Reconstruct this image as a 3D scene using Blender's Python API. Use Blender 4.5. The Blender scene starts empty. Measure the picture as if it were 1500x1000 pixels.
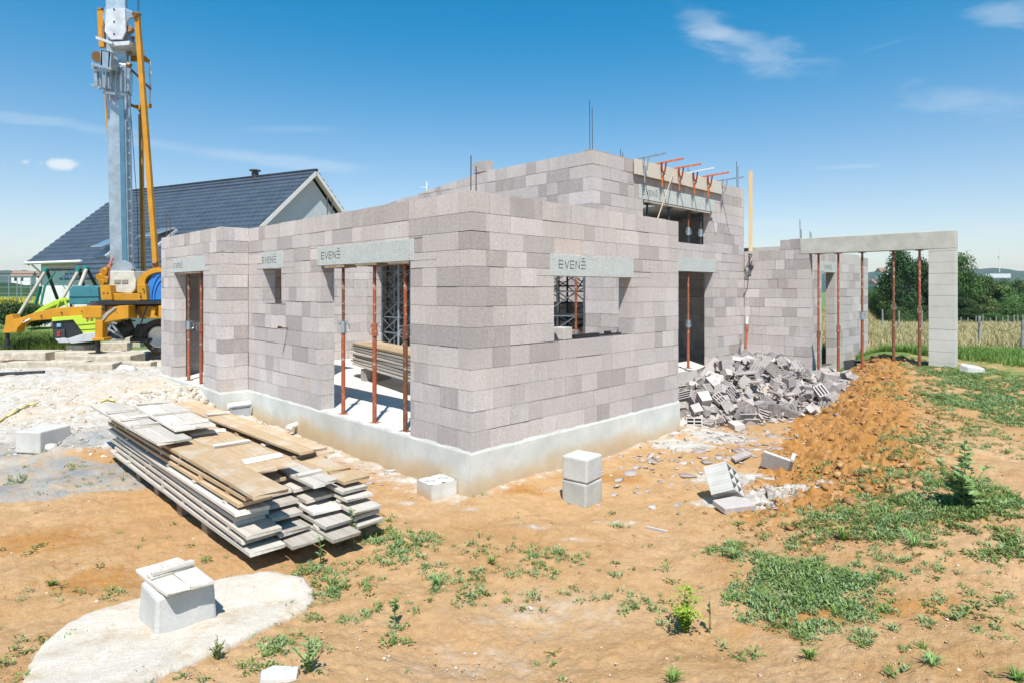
import bpy, bmesh, math, random
import numpy as np
from mathutils import Vector, Matrix, Euler
random.seed(7)
S = bpy.context.scene
COL = S.collection
F, CX, HY, CZ = 903.0, 750.0, 424.0, 1.615      # focal length (px), centre column, horizon row, eye height
Q = math.sqrt(0.5)
HX, HYW = -0.405, 6.10                          # the house corner in the world
HROT = math.radians(45)

def l2w(x, y, z=0.0):                           # house frame -> world
    return Vector((HX + Q*(x-y), HYW + Q*(x+y), z))
def w2l(X, Y):
    a, b = X-HX, Y-HYW
    return (Q*(a+b), Q*(-a+b))

# ------------------------------------------------------------------ noise and terrain
def _hash(ix, iy, seed):
    n = (ix.astype(np.int64)*374761393 + iy.astype(np.int64)*668265263 + seed*1442695041) & 0x7fffffff
    n = ((n ^ (n >> 13))*1274126177) & 0x7fffffff
    return ((n ^ (n >> 16)) & 0xffff)/65535.0
def vnoise(x, y, seed=0):
    x = np.asarray(x, float); y = np.asarray(y, float)
    ix = np.floor(x); iy = np.floor(y)
    fx = x-ix; fy = y-iy
    fx = fx*fx*(3-2*fx); fy = fy*fy*(3-2*fy)
    a = _hash(ix, iy, seed); b = _hash(ix+1, iy, seed); c = _hash(ix, iy+1, seed); d = _hash(ix+1, iy+1, seed)
    return (a*(1-fx)+b*fx)*(1-fy) + (c*(1-fx)+d*fx)*fy
def fbm(x, y, o=4, seed=0, g=0.5):
    s = 0; a = 1; t = 0
    for i in range(o):
        s = s + a*vnoise(x*2**i+i*17.3, y*2**i-i*9.1, seed+i); t += a; a *= g
    return s/t
def sstep(e0, e1, x):
    t = np.clip((np.asarray(x, float)-e0)/(e1-e0), 0, 1)
    return t*t*(3-2*t)
TA = (2.35, 6.25); TB = (5.7, 11.9)
_tl = math.hypot(TB[0]-TA[0], TB[1]-TA[1]); _tx, _ty = (TB[0]-TA[0])/_tl, (TB[1]-TA[1])/_tl
def toe(X, Y):                                   # signed distance to the right of the mound's toe line
    return (X-TA[0])*_ty - (Y-TA[1])*_tx
def base_z(X, Y):
    X = np.asarray(X, float); Y = np.asarray(Y, float)
    z = -0.43 + 0.33*sstep(4.0, 1.2, Y)
    z = z + 0.34*sstep(8.8, 11.6, Y+0.25*(X+6))*sstep(-3.6, -5.2, X)
    lx = Q*((X-HX)+(Y-HYW)); ly = Q*(-(X-HX)+(Y-HYW))
    d = toe(X, Y)
    wdt = 1.65 + 1.2*sstep(6.2, 3.2, Y) - .3*sstep(8.5, 10.5, Y)
    m = sstep(0, 1, d/wdt)
    pl = -0.06 + 0.25*sstep(6.6, 11.0, Y)
    pl = pl - 0.08*sstep(5.0, 2.5, Y)
    pl = pl + (-0.52)*sstep(13.8, 18.5, Y+0.35*(X-9)) 
    pl = pl - 1.45*sstep(18, 60, Y)*sstep(4, 9, X)
    z = z*(1-m) + pl*m
    z = z - 5.0*sstep(50, 90, Y)*sstep(6, 22, X)
    inside = (lx > 0.05) & (lx < 9.6) & (ly > 0.05) & ((ly > 1.6) | (lx < 3.9))
    inside = inside | ((lx > -0.35) & (lx < 0.3) & (ly > 5.5) & (ly < 8.5))
    z = np.where(inside, np.minimum(z, -0.2), z)
    return z
def g_z(X, Y):                                   # with the medium bumps, used for resting things too
    X = np.asarray(X, float); Y = np.asarray(Y, float)
    z = base_z(X, Y)
    r = np.hypot(X, Y)
    near = sstep(40, 12, r)
    z = z + near*(fbm(X*0.9, Y*0.9, 3, 5)-0.5)*0.10 + near*(fbm(X*3.2, Y*3.2, 2, 15)-0.5)*0.05
    d = toe(X, Y)
    sl = sstep(-0.15, 0.2, d)*sstep(2.3, 1.3, d)*sstep(4.6, 6.2, Y)*sstep(14, 12, Y)
    z = z + sl*((fbm(X*3.1, Y*3.1, 3, 11)-0.5)*0.16)
    chm = chalk_mound(X, Y)
    z = z + chm*(0.10+0.26*fbm(X*2.2, Y*2.2, 3, 21))
    inner = sstep(0.6, 0.0, np.abs(X)*0)*0
    return z
def chalk_mound(X, Y):
    a = np.exp(-(((X+5.35)/1.05)**2+((Y-8.1)/0.65)**2))
    b = np.exp(-(((X+5.3)/0.75)**2+((Y-9.9)/0.8)**2))*0.9
    return np.clip(a+b, 0, 1)
def gz(X, Y): return float(g_z(X, Y))
_YS = np.geomspace(.8, 400, 420)
def gp(px, py, lift=0.0):                        # where the view ray of a photo pixel meets the terrain
    u = (px-CX)/F; v = (py-HY)/F
    Y = _YS
    for _ in range(3):
        k = (CZ-v*Y) <= g_z(u*Y, Y)+lift; i = int(np.argmax(k)) if k.any() else len(Y)-1
        Y = np.linspace(Y[max(i-1, 0)], Y[i], 12)
    y = float(Y[-1]); return Vector((u*y, y, gz(u*y, y)))
def at(px, py, Y): return Vector(((px-CX)/F*Y, Y, CZ-(py-HY)/F*Y))

# ------------------------------------------------------------------ materials
MATS = {}
class NT:
    def __init__(s, name):
        m = bpy.data.materials.new(name); m.use_nodes = True; s.m = m; s.t = m.node_tree
        s.b = s.t.nodes['Principled BSDF']; s.out = s.t.nodes['Material Output']
        s.co = s.n('ShaderNodeTexCoord').outputs['Object']
    def n(s, k, **kw):
        n = s.t.nodes.new(k)
        for a, v in kw.items(): setattr(n, a, v)
        return n
    def l(s, a, b): s.t.links.new(a, b)
    def map(s, sc=(1,1,1), rot=(0,0,0), loc=(0,0,0), src=None):
        n = s.n('ShaderNodeMapping'); n.inputs['Scale'].default_value = sc; n.inputs['Rotation'].default_value = rot; n.inputs['Location'].default_value = loc
        s.l(src or s.co, n.inputs['Vector']); return n.outputs[0]
    def noise(s, scale, detail=4, rough=0.55, vec=None, dist=0.0):
        n = s.n('ShaderNodeTexNoise'); n.inputs['Scale'].default_value = scale; n.inputs['Detail'].default_value = detail
        n.inputs['Roughness'].default_value = rough; n.inputs['Distortion'].default_value = dist
        s.l(vec or s.co, n.inputs['Vector']); return n.outputs['Fac']
    def voro(s, scale, vec=None, feat='F1', out='Distance'):
        n = s.n('ShaderNodeTexVoronoi', feature=feat); n.inputs['Scale'].default_value = scale
        s.l(vec or s.co, n.inputs['Vector']); return n.outputs[out]
    def rng(s, v, a, b, c=0.0, d=1.0, smooth=False):
        n = s.n('ShaderNodeMapRange'); n.interpolation_type = 'SMOOTHSTEP' if smooth else 'LINEAR'
        for i, x in zip(('From Min','From Max','To Min','To Max'), (a,b,c,d)): n.inputs[i].default_value = x
        s.l(v, n.inputs['Value']); return n.outputs[0]
    def math(s, op, a, b=None):
        n = s.n('ShaderNodeMath', operation=op)
        for i, v in enumerate((a, b)):
            if v is None: continue
            if isinstance(v, (int, float)): n.inputs[i].default_value = v
            else: s.l(v, n.inputs[i])
        return n.outputs[0]
    def mix(s, f, a, b, mode='MIX'):
        n = s.n('ShaderNodeMix', data_type='RGBA', blend_type=mode)
        for i, v in ((0, f), (6, a), (7, b)):
            if isinstance(v, (int, float)): n.inputs[i].default_value = v
            elif isinstance(v, (tuple, list)): n.inputs[i].default_value = (*v[:3], 1)
            else: s.l(v, n.inputs[i])
        return n.outputs[2]
    def ramp(s, v, stops):
        n = s.n('ShaderNodeValToRGB'); r = n.color_ramp
        while len(r.elements) < len(stops): r.elements.new(0.5)
        for e, (p, c) in zip(r.elements, stops): e.position = p; e.color = (*c, 1)
        s.l(v, n.inputs[0]); return n.outputs[0]
    def attr(s, name, out='Color'):
        n = s.n('ShaderNodeAttribute', attribute_name=name); return n.outputs[out]
    def bump(s, h, strength=0.4, dist=0.01):
        n = s.n('ShaderNodeBump'); n.inputs['Strength'].default_value = strength; n.inputs['Distance'].default_value = dist
        s.l(h, n.inputs['Height']); s.l(n.outputs[0], s.b.inputs['Normal']); return n
    def fin(s, col, rough=0.8, metal=0.0, spec=0.3):
        if isinstance(col, (tuple, list)): s.b.inputs['Base Color'].default_value = (*col[:3], 1)
        else: s.l(col, s.b.inputs['Base Color'])
        if isinstance(rough, (int, float)): s.b.inputs['Roughness'].default_value = rough
        else: s.l(rough, s.b.inputs['Roughness'])
        s.b.inputs['Metallic'].default_value = metal; s.b.inputs['Specular IOR Level'].default_value = spec
        return s.m
def mk(name, fn):
    if name not in MATS: MATS[name] = fn()
    return MATS[name]
def simple(name, c, rough=0.6, metal=0.0, var=0.18, scale=6, c2=None, amt=0.35, bump=0.15, spec=0.4):
    def f():
        t = NT(name); n = t.noise(scale, 5); dark = tuple(x*(1-var) for x in c); lite = tuple(min(1, x*(1+var)) for x in c)
        col = t.mix(t.rng(n, .3, .7), dark, lite)
        if c2: col = t.mix(t.rng(t.noise(scale*2.3, 6, .65), .5+(.5-amt)*.4, .62+(.5-amt)*.4), col, c2)
        t.bump(t.noise(scale*14, 3), bump, .004)
        return t.fin(col, rough, metal, spec)
    return mk(name, f)

def m_block(): 
    t = NT('cinder_block'); tint = t.attr('tint')
    fine = t.noise(140, 2, .7); mid = t.noise(30, 4, .7); big = t.noise(1.3, 3)
    v = t.math('ADD', t.rng(fine, .3, .7, -.17, .15), t.rng(mid, .3, .7, -.13, .11))
    v = t.math('ADD', v, t.rng(big, .3, .7, -.06, .06))
    v = t.math('ADD', v, 1.0)
    pits = t.rng(t.voro(80), .0, .25, .45, 1.0)
    v = t.math('MULTIPLY', v, pits)
    st = t.noise(3.0, 5, .6, t.map((9, 9, .6)))
    v = t.math('MULTIPLY', v, t.rng(st, .35, .7, 1.04, .95))
    c = t.mix(1.0, tint, v, 'MULTIPLY')
    c = t.mix(t.rng(t.noise(2.2, 6, .7, t.map((1,1,.5))), .56, .74, 0, .45), c, (.64, .61, .58))
    t.bump(t.math('ADD', fine, t.math('MULTIPLY', mid, .8)), .8, .008)
    return t.fin(c, .95, 0, .15)
def m_lintel():
    t = NT('precast_lintel'); sp = t.voro(190, out='Color'); 
    n = t.n('ShaderNodeSeparateColor'); t.l(sp, n.inputs[0])
    c = t.ramp(n.outputs[0], [(0, (.20,.23,.22)), (.25, (.38,.41,.39)), (.6, (.47,.50,.48)), (1, (.60,.62,.60))])
    c = t.mix(t.rng(t.noise(4, 5), .4, .7, 0, .35), c, (.52,.54,.51))
    t.bump(n.outputs[1], .3, .003)
    return t.fin(c, .8, 0, .25)
def m_conc(name, a, b, stain=None, scale=3, sz=None, pit=True):
    t = NT(name); c = t.mix(t.rng(t.noise(scale, 6, .62), .35, .68), a, b)
    c = t.mix(t.rng(t.noise(60, 3, .7), .3, .75, .0, .35), c, tuple(x*.72 for x in a))
    if pit:
        c = t.mix(t.rng(t.voro(26), .0, .09, .75, 0), c, tuple(x*.35 for x in a))
    if stain:
        sx = t.n('ShaderNodeSeparateXYZ'); t.l(t.co, sx.inputs[0])
        h = t.math('ADD', sx.outputs[2], t.math('MULTIPLY', t.math('SUBTRACT', t.noise(1.6, 5, .6), .5), .42))
        c = t.mix(t.rng(h, sz[0], sz[1], .8, 0, True), c, stain)
        c = t.mix(t.rng(h, sz[0]-.10, sz[1]-.16, .55, 0, True), c, tuple(x*.78 for x in stain))
    t.bump(t.math('ADD', t.noise(45, 5, .7), t.noise(6, 3)), .35, .006)
    return t.fin(c, .9, 0, .2)
def m_wood(name, a, b, c3, gscale=1.0, grey=0.0, rough=.8):
    t = NT(name); oi = t.n('ShaderNodeObjectInfo').outputs['Random']
    off = t.n('ShaderNodeCombineXYZ'); 
    for i in range(3): t.l(t.math('MULTIPLY', oi, 13.0+i*7), off.inputs[i])
    va = t.n('ShaderNodeVectorMath', operation='ADD'); t.l(t.co, va.inputs[0]); t.l(off.outputs[0], va.inputs[1])
    v = t.map((26*gscale, 1.1*gscale, 26*gscale), src=va.outputs[0])
    g = t.noise(1.4, 6, .65, v, .6); g2 = t.noise(5, 4, .6, v)
    c = t.mix(t.rng(g, .3, .7), a, b); c = t.mix(t.rng(g2, .5, .75, 0, .5), c, c3)
    c = t.mix(t.rng(t.noise(3.2, 6, .7, va.outputs[0]), .48, .66, 0, .55), c, (.50,.47,.42))
    hv = t.n('ShaderNodeHueSaturation'); t.l(c, hv.inputs['Color']); t.l(t.rng(oi, 0, 1, .78, 1.18), hv.inputs['Value'])
    t.bump(g, .35, .004)
    return t.fin(hv.outputs[0], rough, 0, .2)
def m_ground():
    t = NT('earth'); m1 = t.attr('m1'); m2 = t.attr('m2')
    s1 = t.n('ShaderNodeSeparateColor'); t.l(m1, s1.inputs[0]); s2 = t.n('ShaderNodeSeparateColor'); t.l(m2, s2.inputs[0])
    chalk, orange, wet = s1.outputs; green, dry, pale = s2.outputs
    n1 = t.noise(1.1, 6, .62); n2 = t.noise(7, 6, .68); n3 = t.noise(42, 4, .7)
    soil = t.mix(t.rng(n1, .34, .66), (.39,.23,.10), (.495,.335,.19))
    soil = t.mix(t.rng(n2, .42, .68, 0, .65), soil, (.325,.175,.065)); soil = t.mix(t.rng(t.noise(.55, 4, .6), .48, .62, 0, .55), soil, (.365,.19,.065))
    soil = t.mix(t.rng(n3, .5, .72, 0, .5), soil, (.49,.335,.195))
    soil = t.mix(t.rng(t.noise(23, 5, .75), .60, .70, 0, .65), soil, (.20,.105,.045))
    org = t.mix(t.rng(n2, .35, .68), (.33,.155,.042), (.41,.21,.07))
    org = t.mix(t.rng(t.noise(30, 4, .7), .56, .70, 0, .55), org, (.20,.085,.022))
    c = t.mix(t.rng(t.math('ADD', orange, t.math('MULTIPLY', t.math('SUBTRACT', n2, .5), .7)), .35, .65, 0, 1, True), soil, org)
    edge = lambda k, a=.38, b=.62, amp=.9, n=n2: t.rng(t.math('ADD', k, t.math('MULTIPLY', t.math('SUBTRACT', n, .5), amp)), a, b, 0, 1, True)
    pl = t.mix(t.rng(n2, .35, .65), (.47,.38,.275), (.54,.48,.40))
    c = t.mix(t.rng(t.math('ADD', pale, t.math('MULTIPLY', t.math('SUBTRACT', n2, .5), .9)), .25, .85, 0, .85, True), c, pl)
    ch = t.mix(t.rng(n2, .35, .68), (.36,.335,.295), (.58,.555,.51)); ch = t.mix(t.rng(n3, .5, .72, 0, .5), ch, (.33,.285,.225))
    c = t.mix(edge(chalk, .30, .78, 1.1), c, ch)
    we = t.mix(t.rng(n1, .38, .62), (.28,.275,.26), (.42,.385,.33))
    we = t.mix(t.rng(t.noise(2.3,5,.6), .5,.68,0,.7), we, (.15,.19,.235))  # bluish patches put the sky's reflection into the wet colour
    wf = t.math('MULTIPLY', edge(wet, .40, .60, .8, n1), t.rng(n2, .36, .56, .35, 1)); c = t.mix(wf, c, we)
    gr = t.mix(t.rng(n2, .35, .65), (.10,.16,.035), (.16,.22,.06)); c = t.mix(edge(green), c, gr)
    dr = t.mix(t.rng(n2, .35, .65), (.34,.27,.12), (.46,.37,.19)); c = t.mix(edge(dry), c, dr)
    t.bump(t.math('ADD', t.math('ADD', n3, t.math('MULTIPLY', t.noise(110, 3, .7), .5)), t.math('MULTIPLY', n2, 1.8)), .8, .014)
    ro = t.rng(wf, 0, 1, .95, .30)
    return t.fin(c, ro, 0, .2)
def m_leaf(name, a, b, c3, trans=.25, scale=.6):
    t = NT(name); r = t.n('ShaderNodeNewGeometry').outputs['Random Per Island']
    c = t.ramp(r, [(0, a), (.5, b), (1, c3)])
    oi = t.n('ShaderNodeObjectInfo').outputs['Random']
    hv = t.n('ShaderNodeHueSaturation'); t.l(c, hv.inputs['Color']); t.l(t.rng(oi, 0, 1, .8, 1.2), hv.inputs['Value'])
    t.l(t.rng(oi, 0, 1, .485, .515), hv.inputs['Hue'])
    m = t.fin(hv.outputs[0], .6, 0, .3)
    tr = t.n('ShaderNodeBsdfTranslucent'); t.l(hv.outputs[0], tr.inputs[0]); mx = t.n('ShaderNodeMixShader'); mx.inputs[0].default_value = trans
    t.l(t.b.outputs[0], mx.inputs[1]); t.l(tr.outputs[0], mx.inputs[2]); t.l(mx.outputs[0], t.out.inputs[0])
    return m
def m_rusty(name, a, rust=(.20,.085,.04), white=True):
    t = NT(name); n = t.noise(9, 6, .65, t.map((1,1,.35)))
    oi = t.n('ShaderNodeObjectInfo').outputs['Random']
    c = t.mix(t.rng(n, .42, .62, 0, .8), a, rust)
    c = t.mix(t.rng(t.noise(22, 5, .7), .55, .68, 0, .7 if white else .2), c, (.55,.48,.42))
    hv = t.n('ShaderNodeHueSaturation'); t.l(c, hv.inputs['Color']); t.l(t.rng(oi, 0, 1, .75, 1.15), hv.inputs['Value'])
    t.bump(n, .3, .003); return t.fin(hv.outputs[0], .75, 0, .3)

MB_BLOCK = mk('block', m_block); M_LINT = mk('lintel', m_lintel)
M_PLINTH = mk('plinth', lambda: m_conc('plinth_render', (.50,.51,.47), (.66,.67,.63), (.52,.39,.23), 2, (-.36, -.14), False))
M_SLAB = mk('slab', lambda: m_conc('floor_screed', (.52,.50,.46), (.68,.66,.62), None, 2, None, False))
M_CONC = mk('conc', lambda: m_conc('grey_concrete', (.36,.36,.33), (.50,.49,.45)))
M_COLC = mk('colc', lambda: m_conc('pale_concrete', (.48,.475,.43), (.58,.575,.53), None, 2))
M_BEAM = mk('beamc', lambda: m_conc('beam_concrete', (.40,.395,.345), (.54,.53,.475), None, 4))
M_WHITEC = mk('whitec', lambda: m_conc('cast_concrete', (.44,.435,.41), (.58,.57,.54)))
def m_pad():
    t = NT('spilt_concrete'); n = t.noise(3.2, 6, .68); c = t.mix(t.rng(n, .32, .50), (.41,.315,.205), (.53,.485,.415)); c = t.mix(t.rng(t.noise(11, 6, .7), .5, .7, 0, .8), c, (.64,.61,.56)); c = t.mix(t.rng(t.noise(70, 3, .7), .35, .6, .35, 0), c, (.36,.28,.20)); t.bump(t.math('ADD', t.noise(14, 5, .7), t.math('MULTIPLY', t.noise(70, 3, .7), .5)), .8, .012); return t.fin(c, .95, 0, .15)
M_PAD = mk('padc', m_pad)
W_GREY = mk('wg', lambda: m_wood('weathered_wood', (.34,.30,.25), (.52,.475,.415), (.24,.195,.15)))
W_TAN = mk('wt', lambda: m_wood('tan_wood', (.37,.255,.145), (.47,.345,.215), (.28,.18,.095)))
W_PALE = mk('wp', lambda: m_wood('pale_wood', (.45,.41,.355), (.61,.575,.52), (.33,.27,.20)))
W_NEW = mk('wn', lambda: m_wood('new_wood', (.55,.36,.15), (.66,.47,.23), (.45,.27,.10)))
W_DARK = mk('wd', lambda: m_wood('old_dark_wood', (.20,.15,.10), (.32,.25,.18), (.13,.10,.07)))
M_ORPROP = mk('op', lambda: m_rusty('orange_red_steel', (.36,.085,.035)))
M_BRPROP = mk('bp', lambda: m_rusty('brown_rusty_steel', (.20,.075,.035), (.14,.07,.045)))
M_STEELG = simple('galvanised_steel', (.40,.46,.50), .36, .65, .18, 5, (.32,.36,.39))
M_DSTEEL = simple('dark_steel', (.055,.06,.065), .5, .4, .3, 8)
M_REBAR = simple('rebar_steel', (.10,.09,.085), .6, .5, .3, 20)
M_YEL = simple('yellow_paint', (.46,.215,.012), .45, 0, .14, 3, (.24,.14,.06), .22, .08)
M_BLUE = simple('blue_paint', (.03,.17,.48), .35, 0, .15, 4)
M_BLACK = simple('black_plastic', (.02,.022,.025), .4, 0, .3, 6)
M_TYRE = simple('tyre_rubber', (.035,.034,.033), .85, 0, .3, 10, (.16,.13,.10))
M_WPLAST = simple('white_plastic', (.72,.72,.70), .4, 0, .06, 6)
M_GPLAST = simple('grey_plastic', (.42,.44,.46), .45, 0, .1, 5)
M_INK = simple('black_ink', (.04,.045,.045), .8, 0, .3, 30, (.26,.28,.27), .58, spec=.1)
M_ORCLAMP = simple('orange_clamp_paint', (.66,.14,.02), .5, 0, .25, 12, (.25,.08,.03), .3)
M_REDCL = simple('dark_red_clamp', (.22,.035,.015), .55, 0, .25, 12)
M_LIME = simple('lime_paint', (.42,.56,.05), .35, 0, .08, 3)
M_TEAL = simple('teal_canvas', (.035,.17,.20), .7, 0, .2, 5)
M_GREENP = simple('green_plastic', (.02,.22,.17), .45, 0, .1, 5)

# ------------------------------------------------------------------ mesh builder
def smooth_by_name(me): me.shade_smooth() if hasattr(me, 'shade_smooth') else None
class MB:
    def __init__(s): s.v = []; s.f = []; s.t = []
    def add(s, vs, fs, tint=(1,1,1)):
        o = len(s.v); s.v += [tuple(v) for v in vs]; s.f += [tuple(i+o for i in f) for f in fs]; s.t += [tint]*len(fs); return s
    def box(s, x0, x1, y0, y1, z0, z1, tint=(1,1,1), top=None):
        vs = [(x0,y0,z0),(x1,y0,z0),(x1,y1,z0),(x0,y1,z0),(x0,y0,z1),(x1,y0,z1),(x1,y1,z1),(x0,y1,z1)]
        if top: vs = [(x, y, min(z, top(x, y))) if i > 3 else (x, y, z) for i, (x, y, z) in enumerate(vs)]
        return s.add(vs, [(0,3,2,1),(4,5,6,7),(0,1,5,4),(1,2,6,5),(2,3,7,6),(3,0,4,7)], tint)
    def tb(s, M, x, y, z, tint=(1,1,1), taper=1.0):           # box of size x,y,z under matrix M
        vs = []
        for zz in (-z/2, z/2):
            k = 1 if zz < 0 else taper
            for a, b in ((-1,-1),(1,-1),(1,1),(-1,1)): vs.append(M @ Vector((a*x/2*k, b*y/2*k, zz)))
        return s.add(vs, [(0,3,2,1),(4,5,6,7),(0,1,5,4),(1,2,6,5),(2,3,7,6),(3,0,4,7)], tint)
    def tube(s, p, q, r, n=10, r2=None, cap=True, tint=(1,1,1)):
        p = Vector(p); q = Vector(q); d = (q-p).normalized(); r2 = r if r2 is None else r2
        a = d.orthogonal().normalized(); b = d.cross(a); vs = []
        for c, rr in ((p, r), (q, r2)):
            for i in range(n):
                w = 2*math.pi*i/n; vs.append(c + a*math.cos(w)*rr + b*math.sin(w)*rr)
        fs = [(i, (i+1)%n, n+(i+1)%n, n+i) for i in range(n)]
        if cap: fs += [tuple(range(n-1,-1,-1)), tuple(range(n, 2*n))]
        return s.add(vs, fs, tint)
    def bar(s, p, q, w, h=None, up=(0,0,1), tint=(1,1,1)):     # square bar
        p = Vector(p); q = Vector(q); h = h or w; d = (q-p).normalized(); u = Vector(up)
        if abs(d.dot(u)) > .98: u = Vector((0,1,0))
        a = d.cross(u).normalized(); b = a.cross(d)
        vs = [c + a*i*w/2 + b*j*h/2 for c in (p, q) for i, j in ((-1,-1),(1,-1),(1,1),(-1,1))]
        return s.add(vs, [(0,3,2,1),(4,5,6,7),(0,1,5,4),(1,2,6,5),(2,3,7,6),(3,0,4,7)], tint)
    def path(s, pts, r, n=8):
        for i in range(len(pts)-1): s.tube(pts[i], pts[i+1], r, n)
        return s
    def prism(s, poly, d):                                     # planar polygon extruded by vector d
        n = len(poly); d = Vector(d); vs = [Vector(p) for p in poly] + [Vector(p)+d for p in poly]
        return s.add(vs, [tuple(range(n)), tuple(range(2*n-1, n-1, -1))] + [(i, n+i, n+(i+1)%n, (i+1)%n) for i in range(n)])
    def lathe(s, prof, M, n=20):                               # profile [(r, z)] round local z
        vs = [M @ Vector((r*math.cos(2*math.pi*i/n), r*math.sin(2*math.pi*i/n), z)) for r, z in prof for i in range(n)]
        fs = [(k*n+i, k*n+(i+1)%n, (k+1)*n+(i+1)%n, (k+1)*n+i) for k in range(len(prof)-1) for i in range(n)]
        return s.add(vs, fs)
    def build(s, name, mat, parent=None, bevel=0, smooth=False, mats=None):
        me = bpy.data.meshes.new(name); me.from_pydata(s.v, [], s.f)
        bm = bmesh.new(); bm.from_mesh(me)
        if len(s.f) < 60000: bmesh.ops.recalc_face_normals(bm, faces=bm.faces)
        bm.to_mesh(me); bm.free()
        if any(t != (1,1,1) for t in s.t):
            at_ = me.attributes.new('tint', 'FLOAT_COLOR', 'FACE')
            at_.data.foreach_set('color', np.array([(*t, 1) for t in s.t], np.float32).ravel())
        me.materials.append(mat)
        if smooth:
            me.polygons.foreach_set('use_smooth', [True]*len(me.polygons))
        o = bpy.data.objects.new(name, me); COL.objects.link(o)
        if parent is not None: o.parent = parent
        if bevel:
            b = o.modifiers.new('b', 'BEVEL'); b.width = bevel; b.segments = 2; b.limit_method = 'ANGLE'
        return o
def npmesh(name, V, Fq, mat, attrs=None, smooth=False):
    V = np.asarray(V, np.float32); Fq = np.asarray(Fq, np.int32)
    me = bpy.data.meshes.new(name); me.vertices.add(len(V)); me.vertices.foreach_set('co', V.ravel())
    k = Fq.shape[1]; me.loops.add(Fq.size); me.loops.foreach_set('vertex_index', Fq.ravel())
    me.polygons.add(len(Fq)); me.polygons.foreach_set('loop_start', np.arange(0, Fq.size, k, dtype=np.int32))
    me.polygons.foreach_set('loop_total', np.full(len(Fq), k, np.int32))
    if smooth: me.polygons.foreach_set('use_smooth', np.ones(len(Fq), bool))
    me.update(calc_edges=True)
    for n, a in (attrs or {}).items():
        at_ = me.attributes.new(n, 'FLOAT_COLOR', 'POINT'); at_.data.foreach_set('color', np.asarray(a, np.float32).ravel())
    me.materials.append(mat); o = bpy.data.objects.new(name, me); COL.objects.link(o); return o
def thing(name, label, cat, loc=(0,0,0), rz=0, group=None):
    o = bpy.data.objects.new(name, None); COL.objects.link(o); o.empty_display_size = .2
    o.location = loc; o.rotation_euler = (0,0,rz); return tag(o, label, cat, group)
def tag(o, label, cat, group=None):
    o['label'] = label; o['category'] = cat
    if group: o['group'] = group
    return o
def kind(o, k, label=None): 
    o['kind'] = k
    if label: o['label'] = label
    return o
def dup(o, parent=None, loc=None, rot=None, label=None):
    c = o.copy(); COL.objects.link(c)
    if parent is not None: c.parent = parent
    if loc is not None: c.location = loc
    if rot is not None: c.rotation_euler = rot
    if label: c['label'] = label
    for ch in [x for x in KIDS.get(o.name, [])]:
        c2 = dup(ch, c); 
    KIDS[c.name] = [x for x in COL.objects if x.parent == c] if o.name in KIDS else []
    return c
KIDS = {}
def keep(o): KIDS[o.name] = [x for x in COL.objects if x.parent == o]; [keep(x) for x in KIDS[o.name]]; return o
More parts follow.
